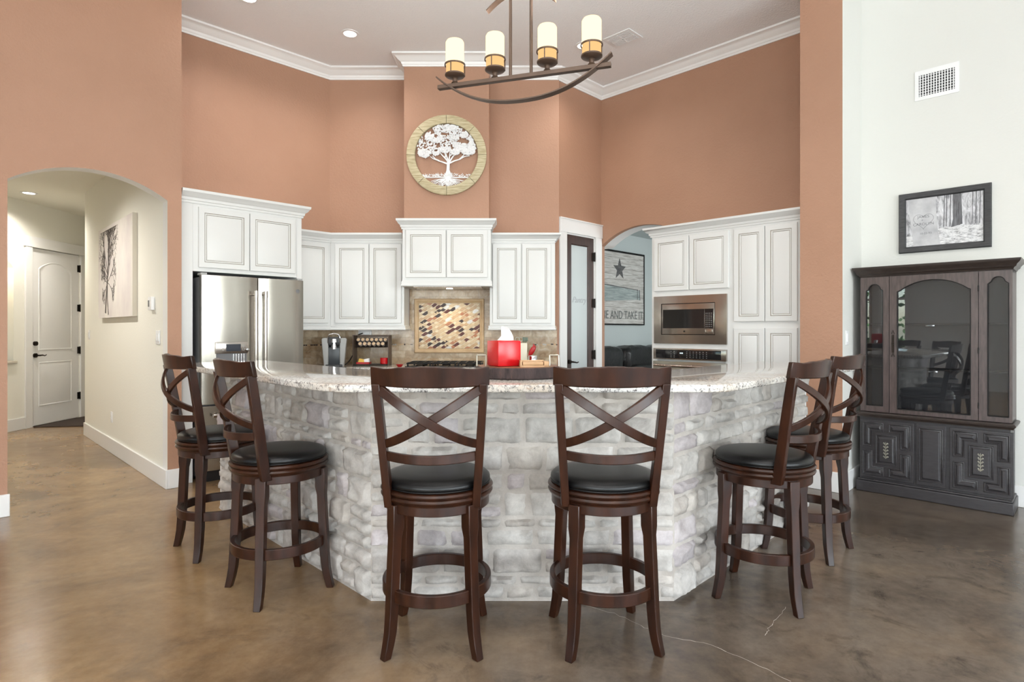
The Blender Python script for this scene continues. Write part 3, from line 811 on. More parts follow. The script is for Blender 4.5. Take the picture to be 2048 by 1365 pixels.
# pixel sketch (zoomed crop 1433 px = 210 px) -> metres about the ring centre
def tp(u, v_): s_ = 210 / 1433.0; px = 790 + u * s_; py = 210 + v_ * s_; return ((px - 893) * 6.25 / F, (310 - py) * 6.25 / F)
flat(tr, [tp(725, 960), tp(722, 900), tp(725, 840), tp(728, 780), tp(725, 740)], .034, .030)
flat(tr, [tp(722, 985), tp(724, 960), tp(724, 930), tp(724, 890)], .10, .036)
for br_ in ([(715, 800), (660, 780), (600, 760), (520, 730), (480, 700)], [(600, 760), (550, 735), (510, 690)], [(715, 760), (680, 720), (630, 670), (590, 610)],
            [(725, 760), (705, 700), (690, 650), (700, 600)], [(735, 760), (745, 690), (750, 620)], [(745, 770), (790, 700), (830, 660), (880, 620)],
            [(745, 790), (810, 760), (880, 740), (950, 700), (1020, 690)], [(880, 740), (930, 690), (960, 640)], [(680, 720), (690, 680), (650, 600)], [(745, 690), (790, 660), (800, 600)]):
    flat(tr, [tp(*p) for p in br_], .017, .007)
tr.build('trunk', 'tree_metal_white', RG, sharp=1)
m = MB()
blobs = [(430, 560, 125, 150), (560, 450, 90, 70), (650, 320, 130, 70), (850, 360, 150, 80), (1000, 430, 90, 80), (1060, 550, 60, 70), (720, 480, 170, 70), (950, 590, 130, 60),
         (820, 640, 60, 40), (680, 600, 90, 50), (400, 660, 80, 55), (560, 640, 45, 50), (1000, 640, 90, 40), (470, 420, 60, 50), (880, 560, 90, 60), (780, 300, 80, 50)]
holes = [(930, 490, 80, 38), (680, 400, 70, 18), (675, 560, 20, 20), (560, 420, 30, 25), (500, 390, 20, 22), (560, 620, 30, 22), (780, 590, 24, 18)]
cnt = 0
while cnt < 2400:
    B = random.choice(blobs); a = random.uniform(0, 2 * PI); rr = math.sqrt(random.random())
    u, v_ = B[0] + B[2] * rr * math.cos(a), B[1] + B[3] * rr * math.sin(a)
    if any(((u - h[0]) / h[2]) ** 2 + ((v_ - h[1]) / h[3]) ** 2 < 1 for h in holes): continue
    x, z = tp(u, v_)
    if math.hypot(x, z) > .325: continue
    cnt += 1; an = random.uniform(0, 2 * PI); l_ = random.uniform(.009, .015); wd = l_ * .5; yy = yT - .002 - random.uniform(0, .014)
    ca, sa = math.cos(an), math.sin(an)
    P = [(x + ca * s1 - sa * s2, z + sa * s1 + ca * s2) for s1, s2 in ((-l_, 0), (-l_ * .3, -wd), (l_ * .5, -wd * .8), (l_, 0), (l_ * .5, wd * .8), (-l_ * .3, wd))]
    tl = random.uniform(-.3, .3); 
    vs = [m._v((p[0], yy + tl * (p[0] - x), p[1])) for p in P]; vb = [m._v((p[0], yy + .002 + tl * (p[0] - x), p[1])) for p in P]
    m._f(vs, 0); m._f(vb[::-1], 0)
    for i in range(6): m._f([vs[i], vb[i], vb[(i + 1) % 6], vs[(i + 1) % 6]], 0)
o = m.build('foliage', 'tree_metal_white', RG); o['kind'] = 'stuff'
m = MB()
for k in range(170):
    u = random.uniform(370, 1050); v_ = 975 - 20 * math.exp(-((u - 720) / 120) ** 2) + random.uniform(-18, 14)
    x, z = tp(u, v_); 
    if math.hypot(x, z) > .34: continue
    an = random.uniform(.2, 1.2) if random.random() < .5 else PI - random.uniform(.2, 1.2); l_ = random.uniform(.010, .026)
    flat(m, [(x, z), (x + l_ * math.cos(an), z + l_ * math.sin(an))], .007, .002, yT - .004, .004)
flat(m, [tp(365, 985), tp(700, 985), tp(1050, 988)], .012, .012)
m.build('grass', 'tree_metal_white', RG, sharp=1)
m = MB()
for k in range(26):
    u0 = 720; ang = -PI / 2 + (k - 12.5) / 12.5 * 1.32
    L_ = 170 / max(.42, abs(math.sin(ang))) * random.uniform(.7, .95); L_ = min(L_, 300)
    pts = []; 
    for i in range(6):
        s_ = i / 5; pts.append(tp(u0 + math.cos(ang) * L_ * s_ + random.uniform(-6, 6), 990 - math.sin(ang) * L_ * s_ * .82 + random.uniform(-6, 6)))
    pts = [p for p in pts if math.hypot(*p) < .345]
    if len(pts) > 1: flat(m, pts, .009, .004)
    if len(pts) > 3:
        q = pts[-2]; flat(m, [pts[-3], (q[0] + random.uniform(-.02, .02), q[1] - .012)], .005, .003)
m.build('roots', 'tree_metal_white', RG, sharp=1)

# ------------------------------------------------------------------ pantry door (door_1)
PD = thing('door_1', None, None, W('L', D0, BP, 0), AL); struct(PD)
dw_, dh_ = D1 - D0, DZ
m = MB()
def lpd(i, y, j=0): return [(.02 + i, y, .01 + i + j), (dw_ - .02 - i, y, .01 + i + j), (dw_ - .02 - i, y, dh_ - .02 - i), (.02 + i, y, dh_ - .02 - i)]
def lpd2(ix, iz0, iz1, y): return [(.02 + ix, y, .01 + iz0), (dw_ - .02 - ix, y, .01 + iz0), (dw_ - .02 - ix, y, dh_ - .02 - iz1), (.02 + ix, y, dh_ - .02 - iz1)]
m.loft([lpd2(.105, .2, .11, .045), lpd2(0, 0, 0, .045), lpd2(0, 0, 0, .008), lpd2(.095, .19, .10, .008), lpd2(.105, .2, .11, .018), lpd2(.105, .2, .11, .045)], 0)
m.build('door_leaf', 'pantry_wood', PD)
gp = MB().prism([(p[0], p[2]) for p in lpd2(.105, .2, .11, 0)], .024, .032).build('glass_pane', 'frosted_glass', PD)
def text_obj(s_, size, mat, parent, loc, rot=(PI / 2, 0, 0), extrude=.001, sx=1, shear=0, offset=0, name='lettering'):
    cu = bpy.data.curves.new('txt', 'FONT'); cu.body = s_; cu.size = size; cu.extrude = extrude; cu.shear = shear; cu.offset = offset
    cu.align_x = 'CENTER'
    to = bpy.data.objects.new('txt', cu); COL.objects.link(to); bpy.context.view_layer.update()
    me = bpy.data.meshes.new_from_object(to); bpy.data.objects.remove(to); bpy.data.curves.remove(cu)
    me.materials.clear(); me.materials.append(MATS[mat]); me.name = name
    o_ = bpy.data.objects.new(name, me); COL.objects.link(o_); o_.parent = parent; o_.location = loc; o_.rotation_euler = rot; o_.scale = (sx, 1, 1)
    return o_
text_obj('Pantry', .10, 'etch_grey', gp, (dw_ / 2, .0225, 1.62), shear=.4, name='etched_word')
m = MB(); m.box(0, .02, -.002, .06, 0, dh_); m.box(dw_ - .02, dw_, -.002, .06, 0, dh_); m.box(0, dw_, -.002, .06, dh_ - .02, dh_); m.build('jamb', 'trim_white', PD)
m = MB(); cl = 5.055 - D0 + .012
m.box(cl, .005, -.022, 0, 0, dh_); m.box(dw_ - .005, BR - D0 - .012, -.022, 0, 0, dh_)
m.box(cl - .0, BR - D0 - .004, -.026, 0, dh_ - .005, dh_ + .155); m.box(cl, BR - D0 - .002, -.034, 0, dh_ + .145, dh_ + .16)
m.build('casing', 'trim_white', PD, bevel=.003)
for z in (.25, 1.0, 1.62, 2.18):
    m = MB(); m.cyl((dw_ - .018, -.008, z - .055), (dw_ - .018, -.008, z + .055), .011); m.box(dw_ - .05, dw_ + .0, -.004, .010, z - .05, z + .05); m.build('hinge', 'hinge_bronze', PD)
m = MB(); m.cyl((.075, .01, .93), (.075, -.012, .93), .026); m.cyl((.075, -.005, .93), (.075, -.05, .93), .010)
m.tube([(.075, -.05, .93), (.11, -.052, .925), (.15, -.05, .918), (.18, -.045, .925)], [.010, .009, .007, .006]); m.build('handle', 'bronze', PD)

# hall entry door (door_2), frame at x = XD with local x = +Y
HD = thing('door_2', None, None, (XD, hd0, 0), PI / 2); struct(HD)
dw2 = hd1 - hd0
m = MB(); y0_ = .015
def arc_loop(x0, x1, z0, zs, za, i, y, n=10):
    ap = arch_pts(x0 + i, x1 - i, zs - i, za - i, n) if za > zs else [(x0 + i + (x1 - x0 - 2 * i) * k / n, zs - i) for k in range(n + 1)]
    return [(x0 + i, y, z0 + i), (x1 - i, y, z0 + i)] + [(p[0], y, p[1]) for p in ap[::-1]]
m.box(.004, dw2 - .004, y0_, .055, .012, 2.392)
for (z0, zs, za) in ((1.02, 2.13, 2.24), (.26, .86, .86)):
    L = [arc_loop(.14, dw2 - .14, z0, zs, za, i, y) for i, y in ((0, y0_ - .0002), (.004, y0_ - .006), (.014, y0_ - .006), (.02, y0_ - .001), (.05, y0_ - .004), (.06, y0_ - .006))]
    m.loft(L, 0, None, 0)
m.build('door_leaf', 'door_white', HD)
m = MB(); m.box(-.11, .004, -.022, 0, 0, 2.4); m.box(dw2 - .004, dw2 + .11, -.022, 0, 0, 2.4); m.box(-.13, dw2 + .13, -.028, 0, 2.4, 2.54); m.build('casing', 'trim_white', HD, bevel=.003)
for z in (.33, 1.0, 1.62, 2.2):
    m = MB(); m.cyl((dw2 - .002, -.006, z - .055), (dw2 - .002, -.006, z + .055), .011); m.box(dw2 - .035, dw2, .002, .013, z - .05, z + .05); m.build('hinge', 'hinge_bronze', HD)
m = MB(); m.cyl((.075, y0_, 1.115), (.075, -.012, 1.115), .030); m.cyl((.075, -.005, 1.115), (.075, -.022, 1.115), .018); m.build('deadbolt', 'bronze', HD)
m = MB(); m.cyl((.075, y0_, .955), (.075, -.008, .955), .030); m.cyl((.075, -.005, .955), (.075, -.055, .955), .010)
m.tube([(.075, -.055, .955), (.12, -.057, .958), (.16, -.055, .948), (.195, -.05, .96)], [.011, .010, .008, .006]); m.build('handle', 'bronze', HD)
m = MB().prism([(-6.36, 7.80), (-5.62, 7.90), (-5.52, 8.62), (-6.36, 8.72)], .0, .014, 'z'); o = m.build('door_mat', 'rubber_mat', bevel=.004)
tag(o, 'dark brown door mat on the floor in front of the white hall door', 'door mat')

# hall wall pieces (R frame facing wall: plane b = 1.981/sqrt2)
BH = A1
def hall(px, off=0): return aR(px, BH - off)
CV = thing('canvas_print', 'large pale canvas print of a bare dark tree on the hall wall', 'canvas print', W('R', hall(197, .04), BH, 1.427), AR)
cw, ch_ = hall(265, .04) - hall(197, .04), .965
MB().box(0, cw, -.04, -.001, 0, ch_).build('canvas', M('canvas_paper'), CV)
MB().box(cw, cw + .001, -.04, -.001, 0, ch_).build('canvas_edge', 'canvas_edge', CV)
m = MB(); yc = -.0415
flat(m, [(.24 * cw, .05), (.26 * cw, .2), (.30 * cw, .40), (.33 * cw, .55)], .055, .03, yc, .001)
flat(m, [(.33 * cw, .03), (.30 * cw, .2), (.30 * cw, .40)], .03, .02, yc, .001)
def limb(x, z, a, l, w, d):
    if d == 0 or l < .02: return
    pts = [(x, z)]
    for i in range(3):
        a += random.uniform(-.22, .22); x += math.cos(a) * l / 3; z += math.sin(a) * l / 3
        x = min(max(x, .01), cw * .80); z = min(max(z, .05), ch_ - .04); pts.append((x, z))
    flat(m, pts, w, w * .55, yc, .001)
    for s_ in (-1, 1): limb(x, z, a + s_ * random.uniform(.25, .6), l * random.uniform(.6, .78), w * .55, d - 1)
    if d > 2: limb(x, z, a, l * .75, w * .6, d - 1)
for (x, z, a, l, w) in ((.33 * cw, .52, 1.45, .20, .028), (.31 * cw, .45, 2.2, .12, .02), (.31 * cw, .42, .75, .14, .016), (.33 * cw, .5, 1.9, .18, .018), (.31 * cw, .36, 2.7, .08, .012), (.31 * cw, .38, .3, .14, .010), (.33 * cw, .55, 1.1, .2, .014), (.32 * cw, .5, 1.6, .24, .02), (.31 * cw, .47, 2.0, .2, .02), (.31 * cw, .44, 1.2, .2, .012), (.3 * cw, .42, 2.5, .12, .016), (.3 * cw, .40, 2.9, .1, .014), (.3 * cw, .36, -2.6, .1, .012), (.31 * cw, .37, -.3, .12, .008)):
    limb(x, z, a, l, w, 5)
m.build('tree_drawing', 'ink', CV)
TH = thing('thermostat', 'small white thermostat on the hall wall right of the canvas', 'thermostat', W('R', hall(303, 0), BH - .001, 1.47), AR)
MB().box(0, .11, -.028, 0, 0, .115, 0, .006).build('housing', 'plastic_white', TH); MB().box(.012, .05, -.030, -.027, .03, .085).build('display', 'fridge_side', TH)
def plate(name, label, cat, fr, a, b, z, w, h, kind):
    t_ = thing(name, label, cat, W(fr, a, b, z) if fr != 'X' else (XD, a, z), RZ.get(fr, PI / 2))
    MB().box(-w / 2, w / 2, -.007, -.001, -h / 2, h / 2, 0, .003).build('cover_plate', 'plastic_white', t_)
    if kind == 'switch':
        for k in range(max(1, int(w / .046) - 0)) if w > .1 else [0]:
            xx = (-w / 2 + .035 + k * .046) if w > .1 else 0
            MB().box(xx - .016, xx + .016, -.012, -.006, -.033, .033, 0, .003).build('rocker', 'plastic_white', t_)
    else:
        for s_ in (-1, 1): MB().box(-.016, .016, -.010, -.006, s_ * .02 - .014, s_ * .02 + .014, 0, .003).build('socket', 'plastic_white', t_)
    return t_
plate('light_switch', 'white double light switch on the hall wall below the thermostat', 'light switch', 'R', (hall(310) + hall(324)) / 2, BH, 1.235, .116, .118, 'switch')
plate('wall_outlet', 'white wall outlet low on the hall wall under the canvas', 'outlet', 'R', hall(224), BH, .375, .072, .116, 'outlet')
plate('light_switch', 'white light switch at the far end of the hall wall near the door', 'light switch', 'R', hall(179), BH, 1.24, .072, .116, 'switch')

# ------------------------------------------------------------------ china wall: picture, vent, switch
PF = thing('framed_picture', 'black framed woodland photograph of a carved beech above the china cabinet', 'picture', W('R', aR(1799, BC), BC - .002, 1.925), AR)
pw, ph = aR(1984, BC) - aR(1799, BC), .483
def lpp(i, y): return [(i, y, i), (pw - i, y, i), (pw - i, y, ph - i), (i, y, ph - i)]
m = MB(); m.loft([lpp(0, 0), lpp(0, -.024), lpp(.006, -.030), lpp(.040, -.026), lpp(.046, -.018), lpp(.05, -.012)], 0); m.build('frame', 'black_frame_wood', PF)
fx0, fx1, fz0, fz1 = .05, pw - .05, .05, ph - .05
PH = MB().box(fx0 - .004, fx1 + .004, -.010, -.006, fz0 - .004, fz1 + .004).build('photograph', 'photo_snow', PF)
fw_, fh_ = fx1 - fx0, fz1 - fz0
gx = lambda u: fx0 + u * fw_
gz = lambda v_: fz0 + v_ * fh_
m = MB().prism([(gx(0), gz(0)), (gx(1), gz(0)), (gx(1), gz(.32)), (gx(.75), gz(.36)), (gx(.45), gz(.33)), (gx(0), gz(.22))], -.0108, -.010); m.build('forest_floor', 'photo_ground', PH)
m = MB().prism([(gx(.10), gz(0)), (gx(.46), gz(0)), (gx(.43), gz(.3)), (gx(.41), gz(.6)), (gx(.40), gz(1)), (gx(.03), gz(1)), (gx(.05), gz(.6)), (gx(.08), gz(.3))], -.0118, -.0108); m.build('beech_trunk', 'photo_beech', PH)
m = MB().prism([(gx(.60), gz(.33)), (gx(.68), gz(.36)), (gx(.745), gz(.38)), (gx(.73), gz(1)), (gx(.62), gz(1)), (gx(.625), gz(.5))], -.0116, -.0108)
for (u, w) in ((.53, .006), (.50, .005), (.58, .005), (.90, .006), (.86, .004), (.95, .005)): m.prism([(gx(u), gz(.36)), (gx(u) + w, gz(.36)), (gx(u + .01) + w, gz(1)), (gx(u + .01), gz(1))], -.0113, -.0108)
m.build('far_trunks', 'photo_trunk', PH)
m = MB(); hp = []
for k in range(41):
    t0 = 2 * PI * k / 40; hx = 16 * math.sin(t0) ** 3; hz = 13 * math.cos(t0) - 5 * math.cos(2 * t0) - 2 * math.cos(3 * t0) - math.cos(4 * t0)
    hp.append((gx(.235) + hx * .0042, gz(.53) + hz * .0042))
flat(m, hp, .0022, .0022, -.0123, .0005); m.build('carved_heart', 'carve_grey', PH)
text_obj('JAMES', .030, 'carve_grey', PH, (gx(.235), -.0121, gz(.585)), extrude=.0003, name='carved_word')
text_obj('+', .024, 'carve_grey', PH, (gx(.22), -.0121, gz(.52)), extrude=.0003, name='carved_word')
text_obj('CAROLYN', .030, 'carve_grey', PH, (gx(.235), -.0121, gz(.43)), extrude=.0003, name='carved_word')
text_obj('10-22-93', .022, 'carve_grey', PH, (gx(.265), -.0121, gz(.24)), extrude=.0003, name='carved_word')

v0, v1 = aR(1830, BC), aR(1919, BC)
VT = thing('return_air_vent', 'white grid air vent high on the white wall above the picture', 'vent', W('R', v0, BC - .001, 3.152), AR)
vw, vh = v1 - v0, .238
m = MB(); m.loft([[(0, 0, 0), (vw, 0, 0), (vw, 0, vh), (0, 0, vh)], [(0, -.006, 0), (vw, -.006, 0), (vw, -.006, vh), (0, -.006, vh)], [(.028, -.010, .028), (vw - .028, -.010, .028), (vw - .028, -.010, vh - .04), (.028, -.010, vh - .04)], [(.028, -.002, .028), (vw - .028, -.002, .028), (vw - .028, -.002, vh - .04), (.028, -.002, vh - .04)]], 0); m.build('frame', 'plastic_white', VT)
MB().box(.028, vw - .028, -.003, -.0015, .028, vh - .04).build('backing', 'vent_dark', VT)
m = MB(); gw = vw - .056; gh = vh - .068
for k in range(13): xx = .028 + gw * (k + .5) / 13; m.box(xx - .0035, xx + .0035, -.010, -.004, .028, vh - .04)
for k in range(8): z = .028 + gh * (k + .5) / 8; m.box(.028, vw - .028, -.008, -.004, z - .0018, z + .0018)
m.build('grille', 'plastic_white', VT)
# switch on the pillar's white flank (L-type wall facing right-front)
def flank(px): # plane a_R = A_PI1  -> Y - X = -A_PI1*S2
    r = rx(px); Y = -A_PI1 * S2 / (1 - r); return Y
Yf = flank(1693); zs_ = zz(676, Yf); xf = rx(1693) * Yf
t_ = thing('light_switch', 'white light switch on the pillar flank beside the china cabinet', 'light switch', (xf, Yf, zs_), AL)
MB().box(-.036, .036, -.007, -.001, -.058, .058, 0, .003).build('cover_plate', 'plastic_white', t_); MB().box(-.016, .016, -.012, -.006, -.033, .033, 0, .003).build('rocker', 'plastic_white', t_)

# ------------------------------------------------------------------ china cabinet (R frame)
b0c = 5.353; a0c, a1c = -1.397, -.418
CH = thing('china_cabinet', 'tall charcoal wooden china cabinet with arched glass doors and carved lower doors', 'china cabinet', W('R', a0c, b0c), AR)
cwid = a1c - a0c; cd = BC - b0c - .006
CHW = 'charcoal_wood'
m = MB(); m.box(0, cwid, 0, cd, 0, .085); m.box(.008, cwid - .008, .008, cd, .085, .10); m.build('plinth', CHW, CH, bevel=.006)
m = MB(); m.box(.02, cwid - .02, .03, cd, .10, .60); m.build('lower_body', CHW, CH)
m = MB(); sweep(m, [(.015, cd), (.015, .022), (cwid - .015, .022), (cwid - .015, cd)], [(0, 0), (.012, 0), (.016, .012), (.024, .018), (.026, .030), (.018, .038), (0, .04)], .598); m.box(.015, cwid - .015, .022, cd, .60, .637); m.build('waist_moulding', 'dark_crown_wood', CH)
# upper case: back, sides, bottom, top (hollow behind glass)
ux0, ux1, uy0 = .018, cwid - .012, .052
UB = MB()
UB.box(ux0, ux0 + .02, uy0 + .022, cd, .638, 1.73); UB.box(ux1 - .02, ux1, uy0 + .022, cd, .638, 1.73); UB.box(ux0, ux1, uy0 + .022, cd, 1.71, 1.735); UB.box(ux0, ux1, uy0 + .022, cd, .638, .655)
UB.build('upper_body', 'plum_wood', CH)
MB().box(ux0 + .02, ux1 - .02, cd - .012, cd - .001, .655, 1.71).build('back_panel', 'cabinet_inside', CH)
for z in (.985, 1.34): MB().box(ux0 + .02, ux1 - .02, uy0 + .06, cd - .013, z, z + .012).build('shelf', 'dark_crown_wood', CH)
for (xx, z) in ((.47, 1.325), (.49, .968)):
    MB().box(xx - .03, xx + .03, uy0 + .10, uy0 + .13, z, z + .014, 0, .003).build('shelf_lamp', 'chrome', CH)
m = MB(); sweep(m, [(ux0, cd), (ux0, uy0), (ux1, uy0), (ux1, cd)], [(0, 0), (.006, 0), (.010, .012), (.022, .020), (.026, .034), (.042, .050), (.048, .060), (.050, .075), (0, .075)], 1.728); m.box(ux0, ux1, uy0, cd, 1.73, 1.80); m.build('crown', 'dark_crown_wood', CH)
def chx(px): return aR(px, b0c + uy0) - a0c
def glass_door(name, x0, x1, gx0, gx1, gz0, gzs, gza, notch, flat_top=False):
    """stiles and rails with an arched opening whose springing is notched"""
    z0, z1 = .642, 1.722
    op = arch_pts(gx0 + notch, gx1 - notch, gzs + notch * .35, gza, 16)
    edge = [(gx0, gzs)] + op + [(gx1, gzs)]
    m = MB()
    pts = [(x0, z0), (x1, z0), (x1, z1), (x0, z1)]
    m.prism([(x0, z0), (gx0, z0), (gx0, z1), (x0, z1)], uy0, uy0 + .022); m.prism([(gx1, z0), (x1, z0), (x1, z1), (gx1, z1)], uy0, uy0 + .022)
    m.prism([(gx0, z0), (gx1, z0), (gx1, gz0), (gx0, gz0)], uy0, uy0 + .022)
    m.prism([(gx0, z1)] + edge + [(gx1, z1)], uy0, uy0 + .022)
    d = m.build(name, 'plum_wood', CH)
    full = [(gx0, gz0)] + edge + [(gx1, gz0)]
    # slim dark bead round the opening
    mb = MB(); n_ = len(full); cxm, czm = sum(p[0] for p in full) / n_, sum(p[1] for p in full) / n_
    for i in range(n_):
        p, q = full[i], full[(i + 1) % n_]
        mb.cyl((p[0], uy0 - .001, p[1]), (q[0], uy0 - .001, q[1]), .003, n=6)
    mb.build('bead', 'dark_gap', d)
    MB().prism([(gx0 - .004, gz0 - .004)] + [(p[0], p[1] + .003) for p in edge] + [(gx1 + .004, gz0 - .004)], uy0 + .012, uy0 + .015).build('glass_pane', 'cabinet_glass', d)
    return d
e0 = ux0
X1, X2, X3 = chx(1778.5), chx(1957), ux1
sl = glass_door('side_light', e0 + .001, X1 - .002, chx(1732.5), chx(1765.5), .69, 1.615, 1.665, .016)
cd_ = glass_door('door', X1 + .002, X2 - .002, chx(1794.5), chx(1941), .675, 1.60, 1.682, .014)
sr = glass_door('side_light', X2 + .002, X3 - .001, chx(1975.5), chx(2017.5), .68, 1.63, 1.68, .020)
m = MB(); hx_ = chx(1786); m.box(hx_ - .008, hx_ + .008, uy0 - .005, uy0 - .0005, 1.12, 1.26); 
for z in (1.10, 1.28): m.tube([(hx_ - .010, uy0 - .002, z - .012), (hx_, uy0 - .002, z + .016), (hx_ + .010, uy0 - .002, z - .012)], .003)
m.cyl((hx_, uy0 - .012, 1.19), (hx_, uy0 - .0005, 1.19), .009); m.build('keyhole_pull', 'bronze', cd_)
m = MB()
for z in (.75, 1.15, 1.60): m.cyl((X2, uy0 - .003, z - .022), (X2, uy0 - .003, z + .022), .004)
m.build('hinge', 'black_metal', cd_)
# lower doors
def off_poly(P, d):
    n_ = len(P); R_ = []
    for i in range(n_):
        p0, p1, p2 = Vector(P[i - 1]), Vector(P[i]), Vector(P[(i + 1) % n_])
        e1, e2 = (p1 - p0).normalized(), (p2 - p1).normalized(); n1, n2 = Vector((-e1.y, e1.x)), Vector((-e2.y, e2.x)); mt = n1 + n2
        mt = mt / (mt.length_squared / 2); R_.append((p1.x + mt.x * d, p1.y + mt.y * d))
    return R_
def raised(m, P, y, mat=0, sunk=.010, bead=True):
    """moulded panel outline P (counter-clockwise) on the face y"""
    st_ = [(0, 0), (.002, -.006), (.006, -.008), (.010, -.004), (.012, .0), (.016, sunk), (.020, sunk), (.030, sunk - .010), (.032, sunk - .010)]
    L = [[(q[0], y + dy, q[1]) for q in off_poly(P, d)] for d, dy in st_]
    m.loft(L, mat, None, mat)
yl = .028
def low_door(px0, px1, name='door'):
    x0, x1 = aR(px0, b0c + yl) - a0c, aR(px1, b0c + yl) - a0c; z0, z1 = .118, .578
    m = MB(); m.box(x0, x1, yl - .014, yl + .002, z0, z1); o_ = m.build(name, CHW, CH, bevel=.002)
    yy = yl - .014; w = x1 - x0; h = z1 - z0; cxx, czz = (x0 + x1) / 2, (z0 + z1) / 2
    e = .018; g = .016; hw = w * .20; hh = h * .26; m = MB()
    # four interlocking L-shaped panels
    A_ = cxx - g; B_ = cxx + g; Cc = czz - g; Dd = czz + g; th = w * .17
    Ls = [[(x0 + e, Dd + .0), (cxx - hw - .02, Dd), (cxx - hw - .02, czz + hh + .018), (A_, czz + hh + .018), (A_, z1 - e), (x0 + e, z1 - e)],
          [(B_, czz + hh + .018), (cxx + hw + .02, czz + hh + .018), (cxx + hw + .02, Dd), (x1 - e, Dd), (x1 - e, z1 - e), (B_, z1 - e)],
          [(x0 + e, z0 + e), (A_, z0 + e), (A_, czz - hh - .018), (cxx - hw - .02, czz - hh - .018), (cxx - hw - .02, Cc), (x0 + e, Cc)],
          [(B_, z0 + e), (x1 - e, z0 + e), (x1 - e, Cc), (cxx + hw + .02, Cc), (cxx + hw + .02, czz - hh - .018), (B_, czz - hh - .018)]]
    for P in Ls: raised(m, P, yy - .0005, sunk=-.002)
    raised(m, rect(cxx - hw, cxx + hw, czz - hh, czz + hh), yy - .001, sunk=-.001)
    m.build('moulding', CHW, o_)
    # scroll pull
    m = MB(); yo = yy - .014
    m.cyl((cxx, yo, czz - .065), (cxx, yo, czz + .065), .0022, n=6)
    for k in range(5):
        zc_ = czz - .052 + k * .026
        for s_ in (-1, 1):
            m.tube([(cxx + s_ * (.001 + .012 * math.sin(a * .5) ** 1), yo, zc_ - .010 + .012 * (1 - math.cos(a)) * .8) for a in [i * .45 for i in range(11)]], .0018, 5)
            m.tube([(cxx + s_ * (.011 + .006 * math.cos(a)), yo, zc_ + .006 * math.sin(a)) for a in [i * PI / 5 for i in range(9)]], .0018, 5)
    m.cyl((cxx, yo, czz + .05), (cxx, yy - .004, czz + .05), .002, n=6); m.cyl((cxx, yo, czz - .05), (cxx, yy - .004, czz - .05), .002, n=6)
    m.build('scroll_pull', 'antique_metal', o_)
low_door(1721, 1828); low_door(1900, 2028)
x0, x1 = aR(1833, b0c + yl) - a0c, aR(1892, b0c + yl) - a0c
m = MB(); m.box(x0, x1, yl - .012, yl + .002, .118, .578); fp = m.build('center_panel', CHW, CH, bevel=.002)
m = MB(); raised(m, rect(x0 + .014, x1 - .014, .145, .555), yl - .0125, sunk=-.002); m.build('moulding', CHW, fp)
m = MB()
for z in (.19, .50): m.box(cwid - .021, cwid - .016, .03, .05, z - .03, z + .03)
m.build('hinge', 'black_metal', CH)

# ------------------------------------------------------------------ breakfast bar
SQ = lambda s_, d: ((s_ - d) / 2, (s_ + d) / 2)      # x+y = s, y-x = d
YI = 2.80; SI = 2.12; DI = 2.02; END = 6.33; ENDR = 6.10
cl_, cr_ = (SI - YI, YI), (YI - DI, YI)
eL, eR = SQ(SI, END), SQ(ENDR, DI)
IS = thing('breakfast_bar', 'angled breakfast bar clad in pale rough stone blocks', 'bar', (0, 0, 0))
BH_ = 1.032
tw = .20
inL, inR = SQ(SI + tw * S2 + .02, END), SQ(ENDR, DI + tw * S2 + .02)
cil, cir = (SI + (tw + .014) * S2 - (YI + tw), YI + tw), (YI + tw - (DI + (tw + .014) * S2), YI + tw)
mo = .012
f0 = lambda p, dx, dy: (p[0] + dx, p[1] + dy)
core = [SQ(SI + mo * S2, END), (SI + mo * S2 - YI - mo, YI + mo), (YI + mo - DI - mo * S2, YI + mo), SQ(ENDR, DI + mo * S2), inR, cir, cil, inL]
MB().prism(core, 0, BH_, 'z').build('core', 'mortar', IS)
sm = MB(); tint = sm.bm.loops.layers.color.new('tint')
def stone(m, org, ux, nn, u0, u1, z0, z1, col):
    nu, nz = max(5, int((u1 - u0) / .018)), max(4, int((z1 - z0) / .016))
    dep = random.uniform(.012, .030); seed = Vector((random.uniform(0, 50),) * 3); tiltu, tiltz = random.uniform(-.008, .008), random.uniform(-.006, .006)
    jit = [random.uniform(-.006, .006) for _ in range(4)]
    V = []
    for j in range(nz + 1):
        row_ = []
        for i in range(nu + 1):
            a, b = i / nu, j / nz
            u = u0 + (u1 - u0) * a + (jit[0] * (1 - a) * (b - .5) + jit[1] * a * (b - .5)) * 1.6; z = z0 + (z1 - z0) * b + (jit[2] * (a - .5)) * 1.2
            e = min(a, 1 - a) * (u1 - u0); f = min(b, 1 - b) * (z1 - z0); ee = min(1, e / .010) ** .5 * min(1, f / .010) ** .5
            nv = noise.noise(Vector((u * 14, z * 22, 0)) + seed) * .012 + noise.noise(Vector((u * 40, z * 70, 3)) + seed) * .007
            d = -.010 + ee * (.010 + dep + tiltu * (a - .5) * 2 + tiltz * (b - .5) * 2 + nv)
            if ee < .99: u += noise.noise(Vector((u * 30, z * 30, 9)) + seed) * .007; z += noise.noise(Vector((u * 30, z * 30, 19)) + seed) * .006
            row_.append(m._v((org[0] + ux[0] * u + nn[0] * (d + mo * 0), org[1] + ux[1] * u + nn[1] * (d), max(z, .002))))
        V.append(row_)
    for j in range(nz):
        for i in range(nu):
            f_ = m._f([V[j][i], V[j][i + 1], V[j + 1][i + 1], V[j + 1][i]], 0)
            if f_:
                for lp in f_.loops: lp[tint] = col
